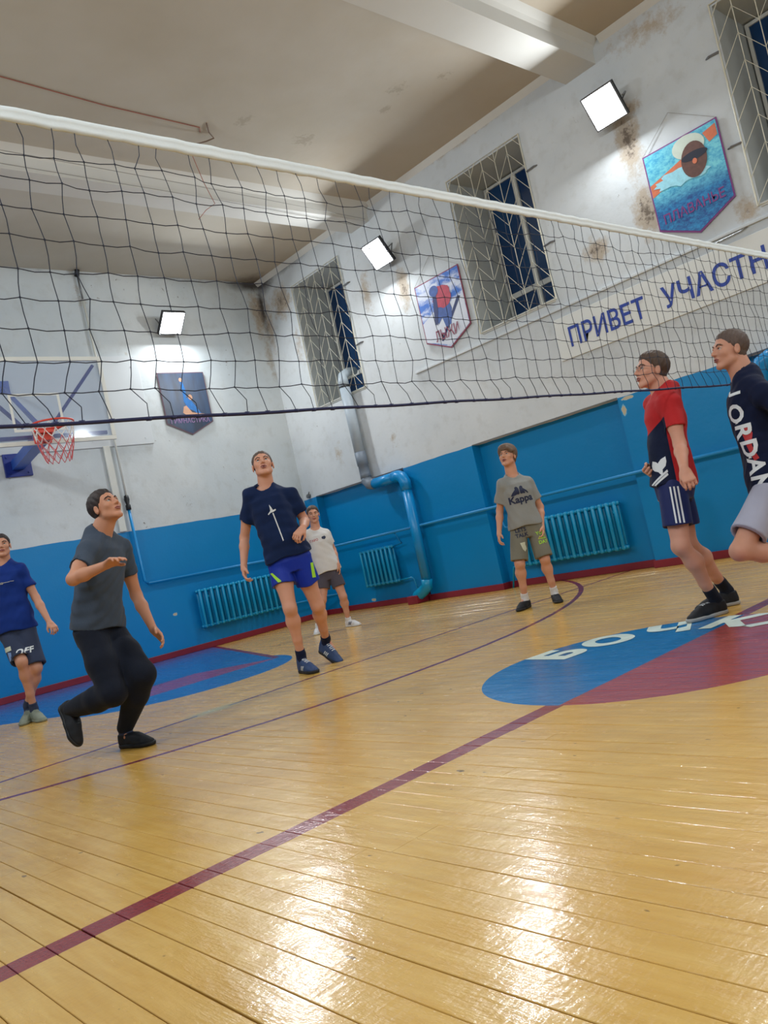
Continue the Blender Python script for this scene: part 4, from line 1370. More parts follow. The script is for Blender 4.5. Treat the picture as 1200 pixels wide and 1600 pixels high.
def build_hand(F, wr, hn, palm_n, s, curl=0.5, thumb_side=1, spread=1.0):
    """wr wrist, hn middle of the palm; palm_n where the palm looks; curl 0 flat .. 1 fist"""
    d = unit(hn - wr); n = unit(palm_n - (palm_n @ d) * d); lat = np.cross(d, n) * thumb_side
    P = lambda a, b, c: wr + (d * a + lat * b + n * c) * s
    F.cone(P(0.0, 0, 0), P(0.03, 0, 0), 0.024 * s, 0.027 * s, k=0.012)
    for b in (-0.027, -0.009, 0.009, 0.027):
        F.cone(P(0.020, b * 0.7, 0), P(0.088, b, 0), 0.015 * s, 0.0125 * s, k=0.010)
    F.cone(P(0.02, 0.020, 0.006), P(0.055, 0.034, 0.010), 0.015 * s, 0.012 * s, k=0.010)
    L = {-0.03: (0.030, 0.020, 0.018), -0.010: (0.038, 0.026, 0.020), 0.010: (0.042, 0.028, 0.022), 0.030: (0.038, 0.025, 0.020)}
    for b, segs in L.items():
        p = P(0.086, b, 0); ang = 0.0; r = 0.0098 if abs(b) < 0.02 else 0.0090
        dirb = d + lat * (b * 3.0 * spread); dirb = unit(dirb)
        for q, l in enumerate(segs):
            ang += curl * (0.55 + 0.55 * q) + 0.10 + (0.06 if b < 0 else 0.0)
            nd = dirb * math.cos(ang) + n * math.sin(ang)
            p2 = p + nd * l * s
            F.cone(p, p2, r * s, (r - 0.0010) * s, k=0.0025)
            p = p2; r -= 0.0008
    # thumb leaves the side of the palm near its base
    p = P(0.035, 0.030, 0.008)
    t1 = unit(d * 0.70 + lat * (0.62 - 0.35 * curl) + n * (0.30 + 0.35 * curl)); t2 = unit(d * 0.92 + lat * (0.25 - 0.45 * curl) + n * (0.22 + 0.45 * curl))
    F.cone(p, p + t1 * 0.038 * s, 0.0125 * s, 0.0105 * s, k=0.006)
    F.cone(p + t1 * 0.038 * s, p + (t1 * 0.038 + t2 * 0.030) * s, 0.0105 * s, 0.0088 * s, k=0.003)

def project(shape, bvh, org, ux, uy, look, off=(0, 0), sc=1.0, rot=0.0, lift=0.0022):
    """lays flat lettering onto a garment, looking along 'look' from outside; returns a bmesh"""
    bm = bmesh.new()
    c, s = math.cos(rot), math.sin(rot)
    vs = []
    look = Vector(look).normalized()
    for x, y in shape[0]:
        x, y = x * sc, y * sc
        x, y = x * c - y * s + off[0], x * s + y * c + off[1]
        p = Vector(org) + Vector(ux) * x + Vector(uy) * y
        hit = bvh.ray_cast(p - look * 0.25, look, 0.6)
        vs.append(bm.verts.new(hit[0] - look * lift + hit[1] * 0.0005 if hit[0] is not None else p - look * 0.0) if hit[0] is not None else None)
    for f in shape[1]:
        q = [vs[i] for i in f]
        if any(v is None for v in q): continue
        try: bm.faces.new(q)
        except ValueError: pass
    return bm

def bvh_of(o):
    me = o.data
    return BVHTree.FromPolygons([v.co for v in me.vertices], [list(p.vertices) for p in me.polygons])

class Person:
    def __init__(self, key, J, spec):
        self.J = {k: np.array(v, float) for k, v in J.items() if k != 'h'}
        J_ = self.J; h = J['h']; self.h = h; self.s = h / 1.78; self.spec = spec
        self.vox = spec.get('vox', 0.0065)
        base = (J_['anR'] + J_['anL']) / 2
        self.root = empty('person', (base[0], base[1], 0.0), spec['label'], 'person', 'young men playing volleyball')
        self.root.empty_display_size = 0.3
        xh = (J_['shL'] - J_['shR']) * 0.5 + (J_['hipL'] - J_['hipR'])
        # x axis points to the person's right so that x, y forward, z up is right handed
        up = J_['neck'] - J_['pelvis']
        self.M = frame_from(up, -(xh))
        if (np.cross(self.M[2], self.M[0]) @ self.M[1]) < 0: pass
        # y must be forward: left x up = forward
        left = -self.M[0]; fwd = np.cross(left, self.M[2])
        self.M = np.array([np.cross(fwd, self.M[2]), fwd, self.M[2]])
        self.T = np.linalg.norm(up)
        self.skin = skin_material('skin', spec.get('skin', (206, 152, 122)))
        self.H = head_axes(*spec['head'])
        self.hs = 1.0 * self.s * spec.get('headscale', 1.0)
        mid = (J_['top'] + J_['chin']) / 2
        self.hc = J_['neck'] + self.M[2] * (0.150 * self.s) + self.H[1] * 0.018 * self.s
        tgt = mid; tgt = tgt + 0.0
        self.hc = tgt + (self.hc - tgt) @ TOWARD * TOWARD + V(0, 0, 0)
        self.build()

    def limb_frames(self):
        pass

    def build(self):
        J, s, M, T, sp = self.J, self.s, self.M, self.T, self.spec
        F = Field()
        # torso
        F.loft(J['pelvis'], M, [(-0.10 * s, 0.085 * s, 0.075 * s, -0.005), (0.0, 0.140 * s, 0.095 * s, -0.01), (0.36 * T, 0.125 * s, 0.09 * s, 0), (0.70 * T, 0.145 * s, 0.105 * s, 0.005),
                                (0.90 * T, 0.12 * s, 0.085 * s, -0.005), (1.0 * T, 0.06 * s, 0.06 * s, -0.01)], k=0.04)
        nb = J['neck'] - M[2] * 0.02 * s - M[1] * 0.015 * s
        skull = self.hc - self.H[1] * 0.018 * self.hs - self.H[2] * 0.05 * self.hs
        F.cone(nb - M[2] * 0.04 * s, skull, 0.066 * s, 0.057 * s, k=0.03)
        F.cone(nb - M[2] * 0.03 * s - M[1] * 0.02 * s, skull - self.H[1] * 0.03 * self.hs, 0.060 * s, 0.046 * s, k=0.03)
        F.cone(J['shR'] * 0.9 + nb * 0.1, nb, 0.038 * s, 0.046 * s, k=0.03)
        F.cone(J['shL'] * 0.9 + nb * 0.1, nb, 0.038 * s, 0.046 * s, k=0.03)
        for S in 'RL':
            sh, el, wr, hn = J['sh' + S], J['el' + S], J['wr' + S], J['hn' + S]
            F.cone(sh, sh * 0.45 + el * 0.55, 0.042 * s, 0.043 * s, k=0.02)
            F.cone(sh * 0.45 + el * 0.55, el, 0.044 * s, 0.036 * s, k=0.02)
            m = el * 0.68 + wr * 0.32
            F.cone(el, m, 0.037 * s, 0.038 * s, k=0.02); F.cone(m, wr, 0.038 * s, 0.0245 * s, k=0.02)
            hd = sp.get('hand' + S, {})
            pn = hd.get('palm')
            left = -M[0]
            pn = (-left if S == 'L' else left) if pn is None else np.array(pn, float)
            build_hand(F, wr, hn, pn, s * 1.0, hd.get('curl', 0.35), hd.get('side', -1 if S == 'L' else 1) * sp.get('thumbflip', 1), hd.get('spread', 1.0))
            hp, kn, an = J['hip' + S], J['kn' + S], J['an' + S]
            F.cone(hp, hp * 0.55 + kn * 0.45, 0.074 * s, 0.070 * s, k=0.03)
            F.cone(hp * 0.55 + kn * 0.45, kn, 0.070 * s, 0.052 * s, k=0.03)
            # kneecap, calf and shin
            t_ = unit(kn - hp); u_ = unit(an - kn)
            back = unit(M[1] * -1 - ((M[1] * -1) @ u_) * u_)
            F.ell(kn - back * 0.018 * s, V(0.036, 0.036, 0.042) * s, None, k=0.02)
            c1 = kn + (an - kn) * 0.30 + back * 0.016 * s
            F.cone(kn, c1, 0.048 * s, 0.054 * s, k=0.03); F.cone(c1, kn + (an - kn) * 0.68, 0.054 * s, 0.036 * s, k=0.03)
            F.cone(kn + (an - kn) * 0.68, an, 0.036 * s, 0.032 * s, k=0.02)
            he, to = J['heel' + S], J['toe' + S]
            F.cone(an, he * 0.8 + to * 0.2 + (an - he) * 0.40, 0.031 * s, 0.027 * s, k=0.02)
            F.cone(he * 0.8 + to * 0.2 + (an - he) * 0.40, he * 0.45 + to * 0.55 + (an - he) * 0.18, 0.026 * s, 0.022 * s, k=0.02)
        build_head(F, self.hc, self.H, self.hs)
        self.body = field_obj('body', F, self.vox * 0.86, self.skin, self.root)
        self.face(); self.hair(); self.shirt(); self.shorts(); self.shoes()

    def face(self):
        c, H, s = self.hc, self.H, self.hs
        P = lambda x, y, z: Vector(c + (H[0] * x + H[1] * y + H[2] * z) * s)
        for sg in (-1, 1):
            bm = bmesh.new()
            bmesh.ops.create_uvsphere(bm, u_segments=14, v_segments=10, radius=0.0120 * s)
            for v in bm.verts: v.co = P(sg * 0.0315, 0.0715, 0.004) + v.co
            e = mesh_obj('eye', bm, M_eye, self.root, smooth=True)
            bm = bmesh.new()
            bmesh.ops.create_uvsphere(bm, u_segments=12, v_segments=8, radius=0.0088 * s)
            for v in bm.verts: v.co = P(sg * 0.0315, 0.0763, 0.0052) + v.co
            i_ = mesh_obj('iris', bm, M_iris, self.root, smooth=True); i_.parent = e; i_.matrix_parent_inverse = Matrix.Identity(4)
            bm = bmesh.new()
            tube(bm, [P(sg * 0.013, 0.088, 0.019), P(sg * 0.030, 0.0875, 0.0275), P(sg * 0.046, 0.076, 0.024), P(sg * 0.053, 0.066, 0.017)], [0.0035 * s, 0.0046 * s, 0.0036 * s, 0.0015 * s], 6)
            mesh_obj('eyebrow', bm, self.spec['hairmat'], self.root, smooth=True)
            bm = bmesh.new()   # upper lid
            tube(bm, [P(sg * 0.0175, 0.081, 0.004), P(sg * 0.025, 0.0845, 0.0115), P(sg * 0.0315, 0.0865, 0.0125), P(sg * 0.040, 0.082, 0.010), P(sg * 0.046, 0.075, 0.004)], 0.0034 * s, 6)
            mesh_obj('eyelid', bm, self.skin, self.root, smooth=True)
        op = self.spec.get('mouth', 0.3)
        bm = bmesh.new()
        tube(bm, [P(-0.024, 0.0835, -0.060), P(-0.010, 0.092, -0.0555 + 0.002 * op), P(0, 0.093, -0.057 + 0.002 * op), P(0.010, 0.092, -0.0555 + 0.002 * op), P(0.024, 0.0835, -0.060)], [0.002 * s, 0.0042 * s, 0.0042 * s, 0.0042 * s, 0.002 * s], 6)
        tube(bm, [P(-0.022, 0.0835, -0.061), P(-0.009, 0.0905, -0.066 - 0.008 * op), P(0.009, 0.0905, -0.066 - 0.008 * op), P(0.022, 0.0835, -0.061)], [0.002 * s, 0.0052 * s, 0.0052 * s, 0.002 * s], 6)
        mesh_obj('lips', bm, M_lip, self.root, smooth=True)
        if op > 0.2:
            bm = bmesh.new()
            bmesh.ops.create_uvsphere(bm, u_segments=10, v_segments=8, radius=1.0)
            for v in bm.verts:
                q = v.co.copy(); v.co = P(q.x * 0.014, 0.086 + q.y * 0.006, -0.061 - 0.003 * op + q.z * 0.005 * op * 1.6)
            mesh_obj('mouth', bm, M_mouth, self.root, smooth=True)

    def hair(self):
        c, H, s = self.hc, self.H, self.hs
        th = self.spec.get('hair', 0.006)
        ky = [-0.12, -0.075, -0.030, 0.004, 0.022, 0.050, 0.080, 0.1]
        kz = [-0.075, -0.062, -0.035, -0.012, 0.020, 0.052, 0.072, 0.078]
        fr = self.spec.get('fringe', 0.0)
        kz = [z - (fr * (0.030 if y > 0.04 else 0.0)) for y, z in zip(ky, kz)]
        F = Field()
        P = lambda x, y, z: c + (H[0] * x + H[1] * y + H[2] * z) * s
        crown = Field().ell(P(0, -0.014, 0.034), V(0.0755, 0.0955, 0.0845) * s, H).ops[0][1]
        nape = Field().ell(P(0, -0.020, -0.026), V(0.062, 0.068, 0.072) * s, H).ops[0][1]
        def shell(X, Y, Z):
            px, py, pz = X - c[0], Y - c[1], Z - c[2]
            x = (px * H[0, 0] + py * H[0, 1] + pz * H[0, 2]) / s
            y = (px * H[1, 0] + py * H[1, 1] + pz * H[1, 2]) / s; z = (px * H[2, 0] + py * H[2, 1] + pz * H[2, 2]) / s
            zl = np.interp(y, ky, kz) + 0.003 * np.sin(x * 160) - 0.012 * np.clip((np.abs(x) - 0.05) / 0.02, 0, 1) * (y > 0.03)
            g = np.clip((z - zl) / 0.030, -0.6, 1.0)
            g = np.where(g > 0, np.sqrt(np.maximum(g, 0)), g)
            amt = (th * g + 0.0016 * np.sin(x * 210 + y * 60) * np.sin(y * 170 + z * 90) * (g > 0)) * (1 + 0.6 * np.clip(z / 0.1, 0, 1)) * s
            d = np.minimum(crown(X, Y, Z), nape(X, Y, Z))
            return np.maximum(d - amt, (zl - z) * 0.7 * s - 0.010 * s)
        R_ = V(1, 1, 1) * 0.125 * s
        F.add(shell, P(0, -0.01, 0.02) - R_, P(0, -0.01, 0.02) + R_, 0.004)
        if fr:
            F.ell(P(0.006, 0.046, 0.092), V(0.060, 0.050, 0.026) * s, H, k=0.02)
            F.cone(P(0.045, 0.066, 0.074), P(-0.040, 0.084, 0.058), 0.016 * s, 0.013 * s, k=0.02)
            F.cone(P(-0.040, 0.082, 0.060), P(-0.066, 0.050, 0.034), 0.013 * s, 0.010 * s, k=0.02)
        field_obj('hair', F, 0.0042, self.spec['hairmat'], self.root)

    def shirt(self):
        J, s, M, T, sp = self.J, self.s, self.M, self.T, self.spec
        hem = sp.get('hem', -0.06)
        loose = sp.get('loose', 1.0)
        F = Field()
        g = 0.018 * s
        F.loft(J['pelvis'], M, [((hem - 0.03) * s, 0.188 * s * loose, 0.146 * s * loose, -0.008), (0.04 * s, 0.182 * s * loose, 0.138 * s * loose, -0.004), (0.36 * T, 0.160 * s * loose, 0.120 * s * loose, 0.002),
                                (0.70 * T, 0.162 * s, 0.122 * s, 0.005), (0.86 * T, 0.155 * s, 0.108 * s, -0.002), (0.95 * T, 0.115 * s, 0.085 * s, -0.012), (1.01 * T, 0.082 * s, 0.074 * s, -0.014), (1.06 * T, 0.066 * s, 0.062 * s, -0.018)], k=0.03)
        nb = J['neck'] - M[2] * 0.03 * s - M[1] * 0.015 * s
        for S in 'RL':
            sh, el = J['sh' + S], J['el' + S]
            F.cone(sh * 0.94 + nb * 0.06, nb + M[2] * 0.030 * s - M[1] * 0.008 * s, 0.056 * s, 0.064 * s, k=0.05)
            f = sp.get('sleeve', 0.62)
            e = sh + (el - sh) * f
            d = unit(el - sh); L = np.linalg.norm(e - sh); w_ = sp.get('sleevew', 1.0)
            F.sleeve(sh, e + (el - sh) * 0.12, 0.058 * s, 0.066 * s * w_, sh, d, L, sh + d * (L - 0.04 * s), sh + d * (L + 0.02 * s), 0.040 * s, 0.052 * s * w_, k=0.035)
        F.warp(wrinkle(M, J['pelvis'], 0.0085 * s, sp.get('seed', 1), 20, 22))
        F.warp(wrinkle(M, J['pelvis'], 0.0042 * s, sp.get('seed', 1) + 50, 40, 48))
        org = J['pelvis']
        def hemcut(X, Y, Z):
            z = (X - org[0]) * M[2, 0] + (Y - org[1]) * M[2, 1] + (Z - org[2]) * M[2, 2]
            x = (X - org[0]) * M[0, 0] + (Y - org[1]) * M[0, 1] + (Z - org[2]) * M[0, 2]
            return hem * s + 0.008 * np.sin(x * 22 + 1) - z
        F.clip(hemcut, 0.004)
        # neckline
        nt = self.hc - self.H[1] * 0.02 * s
        a = J['neck'] + M[2] * 0.040 * s + M[1] * 0.020 * s
        tilt = unit(M[2] * 1.0 + M[1] * 0.22)
        F.cone(a, a + tilt * 0.16 * s, 0.069 * s, 0.115 * s, k=0.006, cut=True)
        self.shirt_o = field_obj('t_shirt', F, self.vox, sp['shirtmat'], self.root)
        # ribbed collar round the neck opening
        bm = bmesh.new()
        c = a - M[2] * 0.020 * s
        pts = []
        bv = bvh_of(self.shirt_o)
        for k in range(28):
            t = 2 * PI * k / 28
            d = M[0] * math.cos(t) + M[1] * math.sin(t)
            hi_ = Vector(a + tilt * 0.16 * s + d * 0.1175 * s); lo_ = Vector(a + d * 0.0715 * s)
            hit = bv.ray_cast(hi_, (lo_ - hi_).normalized(), (lo_ - hi_).length + 0.03)
            pts.append(hit[0].copy() if hit[0] is not None else (pts[-1].copy() if pts else lo_))
        zs = [p.z for p in pts]
        for _ in range(3): pts = [(pts[k - 1] + pts[k] * 2 + pts[(k + 1) % 28]) / 4 for k in range(28)]
        tube(bm, pts, 0.0058 * s, 6, closed=True)
        mesh_obj('collar', bm, sp.get('collarmat', sp['shirtmat']), self.root, smooth=True)

    def shorts(self):
        J, s, M, T, sp = self.J, self.s, self.M, self.T, self.spec
        F = Field()
        long = sp.get('trousers', False)
        P0 = J['pelvis']
        F.loft(P0, M, [(-0.12 * s, 0.13 * s, 0.105 * s, -0.01), (-0.03 * s, 0.168 * s, 0.122 * s, -0.012), (0.09 * s, 0.148 * s, 0.105 * s, -0.004)], k=0.03)
        f = sp.get('shortlen', 0.72); w = sp.get('shortw', 1.0)
        for S in 'RL':
            hp, kn, an = J['hip' + S], J['kn' + S], J['an' + S]
            if long:
                m = hp * 0.5 + kn * 0.5
                F.cone(hp, m, 0.094 * s, 0.094 * s, k=0.03); F.cone(m, kn, 0.094 * s, 0.078 * s, k=0.03)
                c1 = kn + (an - kn) * 0.35
                F.cone(kn, c1, 0.080 * s, 0.080 * s, k=0.03); F.cone(c1, kn + (an - kn) * 0.98, 0.078 * s, 0.052 * s, k=0.02)
            else:
                e = hp + (kn - hp) * f
                d = unit(kn - hp)
                L = np.linalg.norm(e - hp)
                F.sleeve(hp, e + d * 0.08 * s, 0.090 * s, 0.096 * s * w, hp, d, L, hp + d * (L - 0.06 * s), e + d * 0.03 * s, 0.066 * s, 0.080 * s * w, k=0.02)
        F.warp(wrinkle(M, P0, 0.0055 * s, sp.get('seed', 1) + 7, 20, 12))
        self.shorts_o = field_obj('trousers' if long else 'shorts', F, self.vox, sp['shortsmat'], self.root)

    def shoes(self):
        J, s, sp = self.J, self.s, self.spec
        for S in 'RL':
            he, to, an, kn = J['heel' + S], J['toe' + S], J['an' + S], J['kn' + S]
            d = to - he
            lift = sp.get('air' + S, False)
            if not lift:
                he = V(he[0], he[1], 0.0); to = V(to[0], to[1], 0.0)
                if S in sp.get('heelup', ''): he = he + V(0, 0, sp.get('heelz', 0.07)); 
            d = unit(to - he)
            u = (an - he); u = UP if not lift else unit(u - (u @ d) * d)
            u = unit(u - (u @ d) * d)
            lat = np.cross(d, u)
            L = 0.285 * s * sp.get('shoelen', 1.0)
            # rear of the shoe sits a little behind and under the ankle
            ank = an - u * ((an - he) @ u)
            o0 = ank - d * 0.062 * s
            P = lambda a, b, c: o0 + d * (a * L) + lat * (b * s) + u * (c * s)
            self_foot = (P, d, u, lat, L)
            Mf = np.array([lat, d, u])
            F = Field()
            F.cone(P(0.13, 0, 0.040), P(0.14, 0, 0.075), 0.037 * s, 0.036 * s, k=0.02)
            F.cone(P(0.15, 0, 0.036), P(0.50, 0.0, 0.036), 0.036 * s, 0.040 * s, k=0.02)
            F.cone(P(0.22, 0, 0.090), P(0.60, 0.0, 0.050), 0.034 * s, 0.034 * s, k=0.03)
            F.cone(P(0.60, 0.004, 0.030), P(0.72, 0.004, 0.030), 0.044 * s, 0.042 * s, k=0.02)
            F.ell(P(0.82, 0.0, 0.022), V(0.040, 0.055, 0.030) * s, Mf, k=0.02)
            ah = ((an - he) @ u) / s
            collar_top = min(0.135, max(0.088, ah - 0.010)) if sp.get('hightop') else min(0.110, max(0.084, ah - 0.030))
            F.cone(P(0.16, 0, 0.06), P(0.20, 0, collar_top + 0.01), 0.038 * s, 0.041 * s, k=0.015)
            def under(X, Y, Z, o=o0, u=u, lim=0.020 * s): return lim - ((X - o[0]) * u[0] + (Y - o[1]) * u[1] + (Z - o[2]) * u[2])
            def over(X, Y, Z, o=o0, u=u, lim=collar_top * s): return ((X - o[0]) * u[0] + (Y - o[1]) * u[1] + (Z - o[2]) * u[2]) - lim
            F.clip(under, 0.003); F.clip(over, 0.004)
            sh = field_obj('shoe', F, min(self.vox, 0.0058), sp['shoemat'], self.root)
            if sp.get('shoe_label'): pass
            # sole
            G = Field()
            G.cone(P(0.13, 0, 0.016), P(0.50, 0, 0.016), 0.041 * s, 0.040 * s, k=0.02)
            G.cone(P(0.50, 0.002, 0.016), P(0.76, 0.004, 0.016), 0.042 * s, 0.049 * s, k=0.02)
            G.ell(P(0.84, 0, 0.018), V(0.043, 0.058, 0.04) * s, Mf, k=0.02)
            def s0(X, Y, Z, o=o0, u=u): return -((X - o[0]) * u[0] + (Y - o[1]) * u[1] + (Z - o[2]) * u[2])
            def s1(X, Y, Z, o=o0, u=u, lim=0.026 * s): return ((X - o[0]) * u[0] + (Y - o[1]) * u[1] + (Z - o[2]) * u[2]) - lim
            G.clip(s0, 0.003); G.clip(s1, 0.003)
            so = field_obj('sole', G, min(self.vox, 0.0058), sp['solemat'], self.root); so.parent = sh; so.matrix_parent_inverse = Matrix.Identity(4)
            bm = bmesh.new()
            bvs = bvh_of(sh)
            for k in range(5):
                q = poly_shape([(-0.021, -0.0035), (0.021, -0.0035), (0.021, 0.0035), (-0.021, 0.0035)], 0.008)
                b2 = project(q, bvs, Vector(P(0.36 + 0.062 * k, 0, 0.05)), Vector(lat), Vector(d), Vector(-u), rot=0.14 * (-1) ** k, lift=0.003)
                me = bpy.data.meshes.new('t'); b2.to_mesh(me); b2.free(); bm.from_mesh(me); bpy.data.meshes.remove(me)
            la = mesh_obj('laces', bm, sp.get('lacemat', sp['solemat']), self.root, recalc=False); la.parent = sh; la.matrix_parent_inverse = Matrix.Identity(4)
            if sp.get('stripes'):
                bv = bvh_of(sh)
                for sg in (-1, 1):
                    bm = bmesh.new()
                    for k in range(3):
                        q = poly_shape([(x + 0.022 * k, y) for x, y in [(-0.028, 0.028), (-0.016, 0.028), (0.006, 0.066), (-0.006, 0.066)]], 0.02)
                        b2 = project(q, bv, Vector(P(0.42, 0, 0.0)), Vector(d), Vector(u), Vector(-lat * sg))
                        me = bpy.data.meshes.new('t'); b2.to_mesh(me); b2.free(); bm.from_mesh(me); bpy.data.meshes.remove(me)
                    if len(bm.faces):
                        q = mesh_obj('stripes', bm, sp['stripes'], self.root, recalc=False); q.parent = sh; q.matrix_parent_inverse = Matrix.Identity(4)
                    else: bm.free()
            # sock
            if sp.get('sockmat'):
                K = Field()
                ul = unit(kn - an)
                top_ = an + ul * sp.get('sockh', 0.06) * s
                K.cone(an, top_ + ul * 0.03, 0.0375 * s, 0.0395 * s + 0.003, k=0.01)
                K.cone(an, P(0.20, 0, 0.055), 0.0375 * s, 0.036 * s, k=0.02)
                K.cone(an * 0.5 + P(0.20, 0, 0.055) * 0.5, P(0.42, 0, 0.055), 0.034 * s, 0.030 * s, k=0.02)
                def tcut(X, Y, Z, t=top_, u=ul): return ((X - t[0]) * u[0] + (Y - t[1]) * u[1] + (Z - t[2]) * u[2])
                K.clip(tcut, 0.003)
                K.warp(wrinkle(np.eye(3), an, 0.0012, 3, 60, 160))
                field_obj('sock', K, 0.0055, sp['sockmat'], self.root)

    def print_on(self, name, shape, where, mat, x=0.0, z=0.0, sc=1.0, rot=0.0, view=None, target='t_shirt', label=None, lift=0.0024):
        """where = fraction up the torso; x to the viewer's right when facing the front"""
        o = self.shirt_o if target == 't_shirt' else self.shorts_o
        if not hasattr(self, '_bv'): self._bv = {}
        if target not in self._bv: self._bv[target] = bvh_of(o)
        M = self.M
        look = -M[1] if view is None else np.array(view, float)
        look = look - (look @ M[2]) * M[2]; look = unit(look)
        ux = np.cross(look, M[2]); 
        org = self.J['pelvis'] + M[2] * (where * self.T)
        bm = project(shape, self._bv[target], Vector(org), Vector(ux), Vector(M[2]), Vector(look), off=(x * self.s, z * self.s), sc=sc * self.s, rot=rot, lift=lift)
        q = mesh_obj(name, bm, mat, self.root, recalc=False)
        q.parent = o; q.matrix_parent_inverse = Matrix.Identity(4)
        if label: q['label'] = label
        return q

def cuff_fn(o, d, L, R):
    def fn(X, Y, Z):
        px, py, pz = X - o[0], Y - o[1], Z - o[2]
        t = px * d[0] + py * d[1] + pz * d[2]
        r = np.sqrt(np.maximum(px * px + py * py + pz * pz - t * t, 0))
        return np.maximum(L - t, r - R)
    return fn
